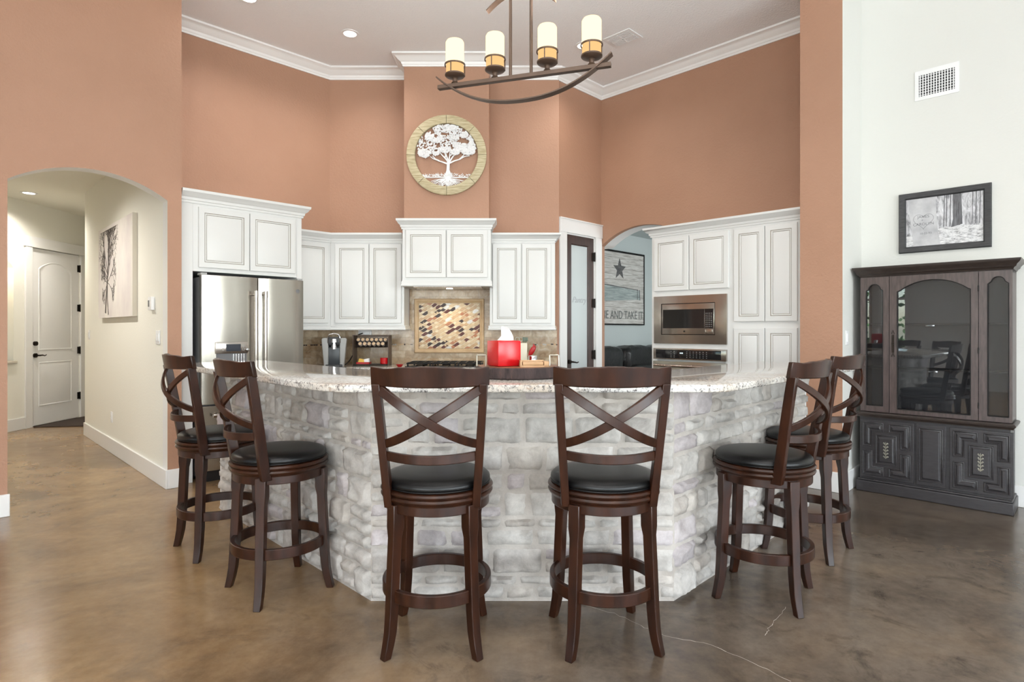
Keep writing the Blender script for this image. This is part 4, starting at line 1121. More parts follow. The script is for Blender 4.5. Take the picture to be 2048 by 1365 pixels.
def face_stones(p, q, inset=-.0):
    d = Vector((q[0] - p[0], q[1] - p[1])); Ln = d.length; ux = d / Ln; nn = Vector((ux.y, -ux.x)); z = .008
    org = (p[0] - nn.x * mo * 1.0, p[1] - nn.y * mo * 1.0)
    rows = []
    while z < BH_ - .02:
        h = random.choice((.05, .07, .09, .11, .13, .14)); 
        if z + h > BH_ - .045: h = BH_ - .004 - z
        u = -.004
        while u < Ln - .01:
            w = random.uniform(.10, .30) * (1.0 if h < .1 else .85)
            if u + w > Ln - .07: w = Ln + .004 - u
            g = .005
            def tc_():
                r_ = random.random()
                if r_ < .66: k = random.uniform(.90, 1.0); return (k, k * .99, k * .97, 1)
                if r_ < .84: k = random.uniform(.88, .97); return (k, k * .965, k * .985, 1)
                k = random.uniform(.88, .95); return (k, k * .97, k * .93, 1)
            if h > .10 and w < .2 and random.random() < .5:
                s_ = h * random.uniform(.4, .6)
                stone(sm, org, ux, nn, u + g, u + w - g, z + g * .8, z + s_ - g * .6, tc_()); stone(sm, org, ux, nn, u + g, u + w - g, z + s_ + g * .6, z + h - g * .8, tc_())
            else: stone(sm, org, ux, nn, u + g, u + w - g, z + g * .8, z + h - g * .8, tc_())
            u += w
        z += h
face_stones(eL, cl_); face_stones(cl_, cr_); face_stones(cr_, eR)
o = sm.build('stone_facing', 'stone', IS, sharp=80)
# white end panels of the bar
for (s0, s1, fr) in (('L', 0, 0), ('R', 0, 0)):
    m = MB()
    if s0 == 'L': P = [SQ(SI + .02, END), SQ(SI + .02, END + .04), SQ(SI + .62, END + .04), SQ(SI + .62, END)]
    else: P = [SQ(ENDR, DI + .02), SQ(ENDR, DI + .62), SQ(ENDR + .04, DI + .62), SQ(ENDR + .04, DI + .02)]
    m.prism(P, 0, BH_, 'z'); m.build('end_panel', 'cabinet_white', IS)
# granite top with rounded corners
def rounded(P, radii, n=8):
    out = []
    for i, p in enumerate(P):
        r_ = radii[i]; p0, p1, p2 = Vector(P[i - 1]), Vector(p), Vector(P[(i + 1) % len(P)])
        if r_ <= 0: out.append(tuple(p1)); continue
        a, b = (p0 - p1).normalized(), (p2 - p1).normalized(); ang = a.angle(b); t_ = r_ / math.tan(ang / 2)
        s_, e = p1 + a * t_, p1 + b * t_
        for k in range(n + 1):
            u = k / n; out.append(tuple((1 - u) ** 2 * s_ + 2 * u * (1 - u) * p1 + u * u * e))
    return out
YT = 2.485; ST = 1.70; DT = 1.578; SF = 2.60; DF = 2.50; EL_, ER_ = 6.42, 6.20; YF = 3.13
P = [SQ(ST, EL_), (ST - YT, YT), (YT - DT, YT), SQ(ER_, DT), SQ(ER_, DF), (YF - DF, YF), (SF - YF, YF), SQ(SF, EL_)]
P = rounded(P, [.05, .30, .22, .05, .05, .0, .0, .05])
m = MB()
L = [[(q[0], q[1], z) for q in off_poly(P, d)] for d, z in ((.008, 1.033), (.002, 1.035), (0, 1.040), (0, 1.060), (.002, 1.065), (.008, 1.067))]
m.loft(L, 0, 0, 0); o = m.build('granite_countertop', 'granite', sharp=60)
tag(o, 'polished speckled cream granite top of the angled breakfast bar', 'countertop')

# ------------------------------------------------------------------ things on the bar
TX, TY, TZ = .028, 2.905, 1.0675
TR = thing('log_tray', 'round dark log slice tray with square metal handles on the bar', 'tray', (TX, TY, TZ))
n = 64; rad = [.205 * (1 + .03 * noise.noise(Vector((math.cos(2 * PI * i / n) * 2.2, math.sin(2 * PI * i / n) * 2.2, 5)))) for i in range(n)]
LL = [[(r_ * k * math.cos(2 * PI * i / n), r_ * k * math.sin(2 * PI * i / n), z) for i, r_ in enumerate(rad)] for k, z in ((.97, 0), (1, .006), (1.01, .03), (1, .050), (.975, .055))]
MB().loft(LL, [0, 0, 0, 0], 0, None).build('bark_edge', 'bark', TR)
MB().loft([[(p[0], p[1], .0552) for p in LL[-1]], [(p[0] * .5, p[1] * .5, .0556) for p in LL[-1]]], 0, None, 0).build('slice_top', 'slice_wood', TR)
for s_, a_ in ((-1, 0), (1, 0)):
    m = MB(); c = s_ * .178; m.band([(c - .022, -.02, .055), (c - .022, -.02, .108), (c + .022, -.02, .108), (c + .022, -.02, .055), (c - .022, -.02, .0555)], .006, .006, up=(0, 1, 0)) if False else None
    for (p, q) in (((c - .022, 0, .055), (c - .022, 0, .108)), ((c - .022, 0, .108), (c + .022, 0, .108)), ((c + .022, 0, .108), (c + .022, 0, .055))):
        m.cyl(p, q, .0035, n=8)
    m.build('handle', 'antique_metal', TR, loc=(0, -.03, 0))
zt = TZ + .056
TB = thing('tissue_box_cover', 'glossy red tissue box cover on the log tray', 'tissue box', (-.040 + .0, 2.875, zt), math.radians(28))
MB().box(-.0625, .0625, -.0625, .0625, 0, .125, 0, .008).build('box', 'red_enamel', TB)
m = MB()
for k in range(16):
    pass
n = 20; L = []
for j in range(7):
    v_ = j / 6; lp = []
    for i in range(n):
        a = 2 * PI * i / n; r_ = (.032 - .016 * v_) * (1 + .28 * math.sin(3 * a + v_ * 3) + .15 * math.sin(7 * a))
        lp.append((.006 + v_ * .02 * (1 - v_) + r_ * math.cos(a), r_ * .55 * math.sin(a) + .004 * math.sin(9 * v_), .122 + .062 * v_ + .008 * math.sin(2 * a) * v_))
    L.append(lp)
m.loft(L, 0, 0, 0); tag_o = m.build('tissue', 'paper_white', TB, rz=-.5)
WB = thing('coaster_box', 'small light wood coaster box on the log tray right of the tissue box', 'box', (.105, 2.81, zt), math.radians(4))
m = MB(); m.box(-.068, .068, -.035, .035, 0, .008); m.box(-.068, -.060, -.035, .035, 0, .030); m.box(.045, .068, -.035, .035, 0, .026); m.box(-.068, .05, .028, .035, 0, .030); m.build('box', 'light_wood', WB, bevel=.001)
MB().box(-.056, .042, -.032, .026, .009, .024, 0, .002).build('coaster_stack', 'light_wood', WB)
tag(MB().lathe([(0, 0), (.022, 0), (.023, .003), (.023, .042), (.021, .045), (0, .045)], n=24).build('metal_tin', 'chrome', loc=(.105, 2.98, zt)), 'small shiny silver tin standing on the log tray behind the coaster box', 'tin')

# things on the back worktop
WZ = .9145
def cz(px, Y): return rx(px) * Y
KG = thing('coffee_maker', 'silver and black single-serve coffee maker on the back worktop', 'coffee maker', (cz(669, 6.12), 6.12, WZ), math.radians(14))
m = MB(); m.box(-.085, .085, -.12, .13, 0, .03, 0, .01); m.box(-.095, .095, .02, .14, .03, .29, 0, .02); m.box(-.075, .075, -.10, .06, .22, .31, 0, .02); m.build('body', 'plastic_black', KG)
m = MB()
for s_ in (-1, 1): m.prism([(s_ * .055, .0), (s_ * .098, .0), (s_ * .125, .285), (s_ * .112, .30), (s_ * .055, .30)] if s_ > 0 else [(s_ * .055, .30), (s_ * .112, .30), (s_ * .125, .285), (s_ * .098, .0), (s_ * .055, .0)], -.10, .10)
m.build('side_panel', 'plastic_grey', KG, bevel=.008)
MB().box(-.053, .053, -.095, -.08, .01, .20, 0, .004).build('front_panel', 'plastic_charcoal', KG)
m = MB(); m.cyl((0, -.07, .185), (0, -.07, .25), .032, n=24); m.cyl((0, -.075, .255), (0, -.075, .29), .042, n=24); m.build('brew_head', 'chrome', KG)
m = MB(); m.tube([(-.06, -.10, .25), (-.06, -.11, .30), (-.045, -.11, .335), (0, -.11, .345), (.045, -.11, .335), (.06, -.11, .30), (.06, -.10, .25)], .007); m.build('lift_handle', 'chrome', KG)
MB().box(-.05, .05, -.13, -.095, 0, .018, 0, .004).build('drip_tray', 'plastic_black', KG)
# coffee pod rack
YR_ = 6.34
RX0, RX1 = cz(709, YR_), cz(779, YR_)
RK = thing('pod_rack', 'dark metal coffee pod rack with shelf beside the coffee maker', 'rack', ((RX0 + RX1) / 2, YR_, WZ))
rw = (RX1 - RX0) / 2
m = MB()
for s_ in (-1, 1): m.box(s_ * rw - .006, s_ * rw + .006, -.06, .09, 0, .325)
m.box(-rw, rw, .082, .09, .31, .325); m.box(-rw - .02, rw + .02, -.012, .012, .322, .330); m.build('frame', 'rack_brown', RK)
MB().box(-rw + .008, rw - .008, -.09, .09, .006, .018).build('shelf', 'bronze', RK)
sl_ = Matrix.Translation((0, .01, .222)) @ Matrix.Rotation(math.radians(68), 4, 'X')
m = MB(); m.X = sl_; m.box(-rw + .008, rw - .008, -.028, .075, -.006, -.001); m.build('pod_tray', 'bronze', RK)
pod0 = thing('coffee_pod', 'coffee pod with foil lid in the pod rack', 'coffee pod', (0, 0, 0), 0, 'coffee pods in the rack')
MB().lathe([(0, 0), (.017, 0), (.021, .035), (.0235, .036), (.0235, .038), (0, .038)], n=20).build('cup', 'pod_body', pod0)
m = MB(); m.ring((0, 0, 0), .018, .0235, .038, .0395, 20); m.build('rim', 'pod_rim', pod0)
MB().lathe([(0, .0382), (.018, .0382), (.018, .039), (0, .039)], n=20).build('foil_lid', 'pod_lid', pod0)
index_kids(pod0); first = True
for r_ in range(2):
    for c_ in range(7 if r_ else 6):
        p = pod0 if first else copy_tree(pod0); first = False
        rowz = 'upper' if r_ else 'lower'
        xx = (c_ - (3 if r_ else 2.5)) * .0485
        lo = sl_ @ Vector((xx, r_ * .047, .0))
        p.location = (RK.location.x + lo.x, RK.location.y + lo.y, RK.location.z + lo.z); p.rotation_euler = (math.radians(68), 0, 0)
        ORD = ['leftmost', 'second from left', 'third from left', 'fourth from left', 'fifth from left', 'sixth from left', 'rightmost']
        o_n = ORD[c_] if not (c_ == (6 if r_ else 5)) else 'rightmost'
        p['label'] = 'small foil-lidded coffee pod, %s in the %s row of the pod rack' % (o_n, rowz)
TRY = thing('sweetener_tray', 'small red tray of sweetener packets on the pod rack shelf', 'tray', (cz(727.5, 6.30), 6.30, WZ + .0182))
m = MB(); m.box(-.072, .072, -.04, .04, 0, .006); m.box(-.072, .072, -.04, -.036, .004, .022); m.box(-.072, .072, .036, .04, .004, .022); m.box(-.072, -.068, -.04, .04, .004, .022); m.box(.068, .072, -.04, .04, .004, .022); m.build('tray', 'red_plastic', TRY)
def packets(name, label, mat, x, w, h, n_, tilt):
    m = MB()
    for k in range(n_): m.X = Matrix.Translation((0, -.025 + k * .011, .008)) @ Matrix.Rotation(tilt, 4, 'Y') @ Matrix.Rotation(-.25, 4, 'X'); m.box(-w / 2, w / 2, 0, .003, 0, h)
    return tag(m.build(name, mat, None, loc=(TRY.location.x + x, TRY.location.y, TRY.location.z)), label, 'packets', kind='stuff')
packets('sweetener_packets', 'yellow sweetener packets in the small red tray', 'yellow_paper', -.028, .06, .045, 5, .25)
packets('sugar_packets', 'white sugar packets in the small red tray', 'paper_white', .038, .05, .05, 5, -.2)
tag(MB().lathe([(0, 0), (.036, 0), (.040, .004), (.040, .066), (.037, .066), (.036, .008), (0, .008)], n=28).build('red_mug', 'red_enamel', None, loc=(cz(768, 6.30), 6.30, WZ + .0182)), 'plain red cup on the pod rack shelf', 'cup')
# outlet, plug and cord
OT = thing('wall_outlet', 'white backsplash outlet under the wall cabinet with a black plug', 'outlet', (cz(730, 6.6), YB - .0115, 1.265))
MB().box(-.075, .075, -.012, -.001, -.032, .032, 0, .003).build('cover_plate', 'plastic_white', OT)
MB().box(-.05, .06, -.035, -.011, -.02, .022, 0, .004).build('plug_adapter', 'plastic_white', OT)
CDp = [(cz(725, 6.55), 6.555, 1.262), (cz(716, 6.5), 6.52, 1.245), (cz(706, 6.45), 6.49, 1.215), (cz(703, 6.4), 6.48, 1.17), (cz(707, 6.4), 6.46, 1.12), (cz(703, 6.35), 6.42, 1.03), (cz(696, 6.3), 6.36, .965), (cz(690, 6.25), 6.28, .930), (cz(684, 6.22), 6.27, .930)]
tag(MB().tube(CDp, .006, 8).build('power_cord', 'wire'), 'black power cord from the backsplash outlet to the coffee maker', 'cord')
# red bowl with stick
BW = thing('dip_bowl', 'small red bowl holding a thin stick on the worktop left of the cooktop', 'bowl', (cz(799, 6.05), 6.06, WZ + .0))
MB().lathe([(0, 0), (.018, 0), (.022, .006), (.040, .028), (.037, .028), (.020, .010), (0, .008)], n=24).build('bowl', 'red_plastic', BW)
MB().cyl((.015, 0, .012), (.072, .01, .075), .002, n=6).build('stick', 'light_wood', BW)
# utensil crock
UC = thing('utensil_holder', 'square cream utensil holder standing behind the tissue box', 'utensil holder', (cz(1041, 6.28), 6.28, WZ))
MB().box(-.07, .07, -.06, .06, 0, .245, 0, .004).build('box', 'cream_ceramic', UC)
def utensil(name, label, x, y, top, mat, hr, lean=(0, 0), head='loop'):
    m = MB(); m.cyl((x, y, .247), (x + lean[0], y + lean[1], top), .005, n=8)
    if head == 'loop': m.tube([(x + lean[0] + hr * math.cos(a), y + lean[1], top + hr + hr * math.sin(a)) for a in [i * PI / 6 for i in range(12)]], .0035, 6, closed=True)
    elif head == 'spoon': m.pillow((x + lean[0], y + lean[1], top + hr), hr * .6, .006, hr, .9, 14)
    else: m.box(x + lean[0] - hr * .5, x + lean[0] + hr * .5, y + lean[1] - .003, y + lean[1] + .003, top, top + hr * 1.6, 0, .002)
    return tag(m.build(name, mat, None, loc=tuple(UC.location)), label, 'utensil')
utensil('whisk', 'wire loop whisk standing in the cream utensil holder', -.03, 0, .262, 'antique_metal', .022, (-.005, 0))
utensil('slotted_spoon', 'metal loop skimmer leaning in the cream utensil holder', .0, .01, .265, 'antique_metal', .020, (.004, 0))
utensil('green_spatula', 'grey-green spatula, left one in the cream utensil holder', .03, 0, .258, 'green_utensil', .030, (.008, 0), 'flat')
utensil('green_spatula', 'grey-green spatula, right one in the cream utensil holder', .052, .01, .262, 'green_utensil', .026, (.014, 0), 'flat')
m = MB(); m.band([(.0, 0, .10), (.03, 0, .15), (.055, 0, .20), (.062, 0, .235)], [.010, .012, .014, .012], [.02, .03, .035, .015], up=(0, 1, 0)); m.pillow((.045, 0, .165), .030, .012, .055, .9, 14, fn=lambda p: (p[0] + (p[2] - .165) * .45, p[1], p[2]))
tag(m.build('red_spoon_rest', 'red_plastic', None, loc=(cz(1056, 6.2), 6.2, WZ)), 'red spoon-shaped utensil leaning right of the cream holder', 'utensil')
m = MB(); m.box(-.03, .03, -.02, .02, 0, .10); 
tag(MB().lathe([(0, 0), (.045, 0), (.05, .01), (.048, .02), (.03, .024), (0, .026)], n=24).build('spoon_rest', 'bronze', None, loc=(cz(972, 6.0), 6.0, WZ)), 'small dark brown dish on the worktop right of the cooktop', 'dish')

# ------------------------------------------------------------------ bar stools
ST0 = thing('bar_stool', '', 'bar stool')
leg_objs = []
def leg_mesh():
    m = MB(); L = []
    prof = [(.605, .148, .025), (.51, .149, .025), (.47, .151, .0205), (.30, .157, .0205), (.18, .161, .020), (.10, .166, .019), (.05, .173, .018), (0, .182, .0165)]
    for z, o_, w in prof:
        r_ = o_ * S2; L.append([(r_ + a * w * 1.0, b * w, z) for a, b in ((-1, -1), (1, -1), (1, 1), (-1, 1))])
    m.loft(L, 0, 0, 0); return m
for k in range(4):
    lg = leg_mesh().build('leg', 'espresso_wood', ST0, rz=PI / 4 + k * PI / 2, bevel=.003); leg_objs.append(lg)
    if k == 0: pass
    m = MB(); m.lathe([(0, 0), (.008, 0), (.008, .004), (0, .004)], (.184 * S2, 0, -.0), 10); 
    m.build('glide', 'plastic_white', lg)
FRG = MB().ring((0, 0, 0), .206, .228, .218, .268, 56).build('foot_ring', 'espresso_wood', ST0, bevel=.003)
APR = MB().ring((0, 0, 0), .18, .220, .570, .614, 56).build('apron', 'espresso_wood', ST0, bevel=.003)
SWV = MB().lathe([(.06, .60), (.220, .606), (.222, .612), (.231, .617), (.235, .626), (.231, .634), (.226, .637), (.233, .641), (.236, .648), (.231, .656), (.218, .660), (.05, .660)], n=56).build('seat_ring', 'espresso_wood', ST0)
CUS = MB().lathe([(.05, .652), (.208, .655), (.219, .663), (.224, .674), (.222, .686), (.210, .697), (.18, .705), (.12, .710), (.05, .7125), (0, .713)], n=56).build('cushion', 'black_leather', ST0, sharp=80)
m = MB(); m.tube([(.2215 * math.cos(a), .2215 * math.sin(a), .664) for a in [2 * PI * i / 48 for i in range(48)]], .0028, 6, closed=True); m.build('piping', 'black_leather', CUS)
def chord(z): # distance of the back posts behind the seat centre at height z
    t_ = (z - .60) / .5; return -(.146 + .070 * t_ + .010 * t_ * t_)
def halfw(z): t_ = (z - .60) / .5; return .175 + .034 * t_
posts = []
for s_ in (-1, 1):
    m = MB(); L = []
    for z in (.592, .64, .72, .85, .98, 1.09):
        x, y = s_ * halfw(z), chord(z); wx, wy = .016, .0235 - .006 * (z - .6)
        if z == .592: y += .004
        L.append([(x + a * wx, y + b * wy + a * s_ * .0, z) for a, b in ((-1, -1), (1, -1), (1, 1), (-1, 1))])
    m.loft(L, 0, 0, 0); m.build('back_post', 'espresso_wood', ST0, bevel=.003)
# top rail
m = MB(); L = []
for i in range(17):
    u = -1 + 2 * i / 16; x = u * .226; yb = chord(1.12) - .062 * (1 - u * u) + .014
    zt_ = 1.158 - .007 * math.sin(PI * min(1, (1 - abs(u)) / .55)) ** 2 * 1.0 + (.003 if abs(u) < .2 else 0); zb_ = 1.084 - .006 * (1 - u * u)
    dx, dy = .05 * 2 * u / .222, 1
    nn = Vector((-dx * 0 - .45 * u, 1, 0)).normalized() if False else Vector((-.45 * u, 1, 0)).normalized()
    a = nn * .0125
    L.append([(x - a.x, yb - a.y + .008, zb_), (x + a.x, yb + a.y + .008, zb_), (x + a.x, yb + a.y - .006, zt_), (x - a.x, yb - a.y - .006, zt_)])
m.loft(L, 0, 0, 0); m.build('top_rail', 'espresso_wood', ST0, bevel=.004)
m = MB(); L = []
for i in range(13):
    u = -1 + 2 * i / 12; z = .805 - .006 * (1 - u * u) ; x = u * (halfw(.8) - .004); yb = chord(.8) - .074 * (1 - u * u)
    nn = Vector((-.5 * u, 1, 0)).normalized() * .009
    L.append([(x - nn.x, yb - nn.y, z - .018), (x + nn.x, yb + nn.y, z - .018), (x + nn.x, yb + nn.y, z + .018), (x - nn.x, yb - nn.y, z + .018)])
m.loft(L, 0, 0, 0); m.build('lower_slat', 'espresso_wood', ST0, bevel=.003)
for s_ in (1, -1):
    m = MB(); L = []; N = 16
    for i in range(N + 1):
        t_ = i / N; z = 1.078 - .228 * (1 - (1 - t_) ** 1.22); hwz = halfw(z) - .004; u = (-1 + 2 * t_)
        x = u * hwz * 1.0; bow = .084 * (1 - u * u); off = -.007 if s_ > 0 else .007
        off *= math.sin(PI * t_)
        y = chord(z) - bow + off
        z2 = 1.078 - .228 * (1 - (1 - min(t_ + .02, 1)) ** 1.22); dz = (z2 - z) / .02 if t_ < .97 else dz
        d = Vector((2 * hwz, 0, dz)).normalized(); per = Vector((-d.z, 0, d.x)); nn = Vector((-.8 * u, 1, 0)).normalized() * .008
        w = .0175
        L.append([(s_ * (x - per.x * w - nn.x), y - nn.y, z - per.z * w), (s_ * (x - per.x * w + nn.x), y + nn.y, z - per.z * w), (s_ * (x + per.x * w + nn.x), y + nn.y, z + per.z * w), (s_ * (x + per.x * w - nn.x), y - nn.y, z + per.z * w)])
    m.loft(L, 0, 0, 0); m.build('cross_slat', 'espresso_wood', ST0, bevel=.003)
index_kids(ST0)
base_parts = {'leg', 'foot_ring', 'apron'}
SPOTS = [(-1.757, 3.53, 45, -44, 'dark wood bar stool at the left end of the bar, nearest the refrigerator'),
         (-1.175, 2.97, 45, -45, 'second bar stool from the left, by the bar corner nearest the hall'),
         (-.317, 2.495, 0, 0, 'bar stool left of centre, squarely back-on, partly in front of the cooktop'),
         (.389, 2.504, 6.5, 0, 'bar stool right of centre, in front of the log tray and pantry door'),
         (1.243, 2.905, 57, 43, 'dark wood bar stool second from right with seat turned to the bar'),
         (1.755, 3.495, 45, 42, 'dark wood bar stool at the right end of the bar, nearest the china cabinet')]
stools = []
for i, (x, y, rb, rs, lab) in enumerate(SPOTS): stools.append(ST0 if i == 0 else copy_tree(ST0))
for s_o, (x, y, rb, rs, lab) in zip(stools, SPOTS):
    s_o.location = (x, y, 0); s_o['label'] = lab; s_o['group'] = 'bar stools around the stone bar'
    for ch in KIDS[s_o.name]:
        isb = ch.name.split('.')[0] in base_parts
        # stool faces its -? local +y; rs turns the seat so that it faces the bar (left side stools face right-back)
        ch.rotation_euler.z += math.radians(rb if isb else rs)

# ------------------------------------------------------------------ chandelier
CHD = thing('chandelier', 'dark bronze linear chandelier with four lit candle glass shades', 'chandelier', (.0425, 2.842, 0), math.radians(-17.5))
bz = 2.525
m = MB(); m.box(-.435, .435, -.014, .014, bz - .010, bz + .010); m.build('bar', 'chandelier_bronze', CHD, bevel=.002)
m = MB(); pts = []
for i in range(25):
    u = -1 + 2 * i / 24; pts.append((u * .44, 0, bz - .115 + .165 * abs(u) ** 2.3))
L = []
for i, p in enumerate(pts):
    d = (Vector(pts[min(i + 1, 24)]) - Vector(pts[max(i - 1, 0)])).normalized(); nn = Vector((-d.z, 0, d.x)) * .003; hw_ = .021
    L.append([Vector(p) - nn + Vector((0, -hw_, 0)), Vector(p) + nn + Vector((0, -hw_, 0)), Vector(p) + nn + Vector((0, hw_, 0)), Vector(p) - nn + Vector((0, hw_, 0))])
m.loft(L, 0, 0, 0); m.build('arc_strap', 'chandelier_bronze', CHD)
for s_ in (-1, 1):
    MB().cyl((s_ * .052, 0, bz + .008), (s_ * .052, 0, 2.945), .008, n=10).build('rod', 'chandelier_bronze', CHD)
m = MB(); L = []
for i in range(17):
    u = -1 + 2 * i / 16; p = Vector((u * .172, 0, 2.945 - .078 * u * u)); d = Vector((1, 0, -.9 * u)).normalized(); nn = Vector((-d.z, 0, d.x)) * .003; hw_ = .017
    L.append([p - nn + Vector((0, -hw_, 0)), p + nn + Vector((0, -hw_, 0)), p + nn + Vector((0, hw_, 0)), p - nn + Vector((0, hw_, 0))])
m.loft(L, 0, 0, 0); m.build('upper_arc', 'chandelier_bronze', CHD)
m = MB(); m.cyl((-.058, 0, 2.945), (.058, 0, 2.945), .010, n=12); m.cyl((0, 0, 2.945), (0, 0, H - .02), .008, n=10); m.lathe([(0, 0), (.065, 0), (.065, -.015), (.02, -.03), (0, -.03)], (0, 0, H - .001), 28); m.build('stem_and_canopy', 'chandelier_bronze', CHD)
for k, xx in enumerate((-.345, -.132, .132, .345)):
    z = bz + .010
    a_ = MB(); a_.lathe([(0, 0), (.014, 0), (.018, .004), (.012, .010), (.012, .024), (.016, .028), (0, .030)], (xx, 0, z), 20); cup = a_.lathe([(0, .028), (.020, .030), (.046, .036), (.050, .040), (.050, .046), (0, .046)], (xx, 0, z), 28).build('candle_cup', 'chandelier_bronze', CHD)
    sh = MB(); sh.lathe([(0, .047), (.044, .047), (.044, .100), (0, .100)], (xx, 0, z), 32); low = sh.build('shade_base', 'shade_glow_low', cup)
    sh = MB(); sh.lathe([(0, .1005), (.0445, .1005), (.046, .106), (.046, .205), (.041, .214), (.030, .219), (0, .220)], (xx, 0, z), 32); sh.build('glass_shade', 'shade_glow', cup)
    m = MB(); m.ring((xx, 0, z), .0475, .0525, .090, .097, 36)
    for q in range(3): a = q * 2 * PI / 3 + .5; m.box(xx + .049 * math.cos(a) - .0022, xx + .049 * math.cos(a) + .0022, .049 * math.sin(a) - .0022, .049 * math.sin(a) + .0022, z + .040, z + .094)
    m.build('gallery_ring', 'chandelier_bronze', cup)

# ------------------------------------------------------------------ ceiling fixtures
def ceil_pt(px, py, z=H): Y = (z - EYE) * F / (HZ - py); return (rx(px) * Y, Y)
def spot_light(label, x, y, z):
    t_ = thing('recessed_light', label, 'ceiling light', (x, y, z), 0, 'recessed ceiling lights')
    MB().ring((0, 0, 0), .062, .088, -.006, -.0005, 32).build('trim_ring', 'plastic_white', t_)
    MB().lathe([(0, -.001), (.062, -.001), (.062, -.004), (0, -.004)], n=28).build('lens', 'lamp_white', t_)
dls = []
x, y = ceil_pt(700, 67); dls.append((x, y)); spot_light('bright recessed ceiling light left of the chimney breast', x, y, H)
x, y = ceil_pt(1167, 91); dls.append((x, y)); spot_light('recessed ceiling light partly behind the chandelier, beside the ceiling vent', x, y, H)
x, y = ceil_pt(497, -4); dls.append((x, y)); spot_light('recessed ceiling light at the top edge, above the refrigerator', x, y, H)
x, y = ceil_pt(58, 386, ZH); hl = (x, y)
spot_light('recessed light in the low hall ceiling beyond the left arch', x, y, ZH)
cvx, cvy = 1.113, 5.89
CVT = thing('ceiling_vent', 'white louvred air vent in the kitchen ceiling right of the chandelier', 'vent', (cvx, cvy, H), AR)
m = MB(); m.box(-.155, .155, -.125, .125, -.008, -.0005); m.build('frame', 'plastic_white', CVT, bevel=.002)
MB().box(-.125, .125, -.095, .095, -.0095, -.008).build('backing', 'fridge_side', CVT)
m = MB()
for k in range(11):
    if k == 5: continue
    y_ = -.088 + k * .0176; m.box(-.125, .125, y_ - .005, y_ + .005, -.013, -.009)
m.box(-.006, .006, -.095, .095, -.014, -.009); m.box(-.125, .125, -.006, .006, -.014, -.009); m.build('louvres', 'plastic_white', CVT)

# ------------------------------------------------------------------ den: sign and sofa
BD = 5.44
sR = aL(1289, BD - .03); sw = 1.78; sL = sR - sw
SG = thing('flag_sign', 'whitewashed plank wall sign with dark star and cannon, seen through the right arch', 'wall sign', W('L', sL, BD - .002, 1.375), AL)
sh_ = 1.185
nP = 13; m = MB(); zc = 0
for k in range(nP):
    h = (sh_ - .04) / nP; m.box(.02, sw - .02, -.022 - random.uniform(0, .003), -.002, .02 + k * h + .0015, .02 + (k + 1) * h - .0015)
m.build('planks', 'sign_planks', SG)
m = MB(); m.box(0, sw, -.032, 0, 0, .022); m.box(0, sw, -.032, 0, sh_ - .03, sh_); m.box(0, .022, -.032, 0, 0, sh_); m.box(sw - .022, sw, -.032, 0, 0, sh_); m.build('frame', 'black_metal', SG)
def sg(u, v_): # zoom pixel of crop [1190..1310]x[480..740] at 5.25 px per px
    px, py = 1190 + u / 5.25, 480 + v_ / 5.25; r = rx(px); Y = (BD - .025) * S2 / (1 - r); return (Y * (1 + r) / S2 - sL, EYE + (HZ - py) * Y / F - 1.375)
scx, scz = sg(257, 310); R5 = .175; P = []
for k in range(10): a = PI / 2 + k * PI / 5; r_ = R5 if k % 2 == 0 else R5 * .42; P.append((scx + r_ * math.cos(a), scz + r_ * math.sin(a)))
MB().prism(P, -.029, -.0255).build('star', 'sign_dark', SG)
c0, c1_ = sg(470, 530), sg(470, 650); lx = scx - .55
P = [(lx, c1_[1] - .03), (c1_[0] - .06, c1_[1] + .03), (c1_[0], c1_[1] + .02), (c1_[0], c0[1] + .0), (c0[0] - .06, c0[1] - .01), (lx, c0[1] + .05)]
MB().prism(P, -.028, -.0255).build('cannon_barrel', 'sign_blue', SG)
m = MB(); flat(m, [(lx, c0[1] + .055), (c0[0] - .06, c0[1] + .0)], .014, .010, -.030, .003); flat(m, [(c0[0] - .02, c0[1]), (c1_[0] + .0, c1_[1] + .02)], .012, .012, -.030, .003); flat(m, [(c0[0] - .075, c0[1] - .005), (c1_[0] - .075, c1_[1] + .03)], .012, .012, -.030, .003)
m.build('barrel_outline', 'sign_dark', SG)
tz = sg(300, 830)[1]
text_obj('COME AND TAKE IT', .185, 'text_grey', SG, (sw - .75, -.0275, tz), extrude=.001, sx=.83, name='lettering')
SF_ = thing('leather_sofa', 'dark brown leather sofa with plump back cushions in the room beyond the right arch', 'sofa', W('L', 6.45, BD - .02, 0), AL)
MB().pillow((1.32, -.50, .22), 1.30, .46, .22, .25, 24).build('base', 'leather_brown', SF_)
for k in range(3):
    cxk = .48 + k * .84
    MB().pillow((cxk, -.30, .84), .43, .19, .22, .55, 28, fn=lambda p: (p[0], p[1] + .02 * math.sin(p[0] * 30), p[2] + .006 * math.sin(p[0] * 55))).build('back_cushion', 'leather_brown', SF_)
    MB().pillow((cxk, -.38, .60), .42, .20, .18, .55, 24).build('lumbar_cushion', 'leather_brown', SF_)
    MB().pillow((cxk, -.62, .44), .42, .33, .12, .45, 24).build('seat_cushion', 'leather_brown', SF_)
for xx in (.0, 2.64): MB().pillow((xx, -.5, .36), .13, .46, .34, .5, 20).build('arm', 'leather_brown', SF_)

# ------------------------------------------------------------------ outside
MB().prism([(-40, -40), (40, -40), (40, 40), (-40, 40)], -.35, -.3, 'z')
o = MB().box(-45, 45, -45, 45, -.40, -.30).build('lawn', 'grass'); tag(o, 'lawn outside the windows', 'lawn', kind='structure')

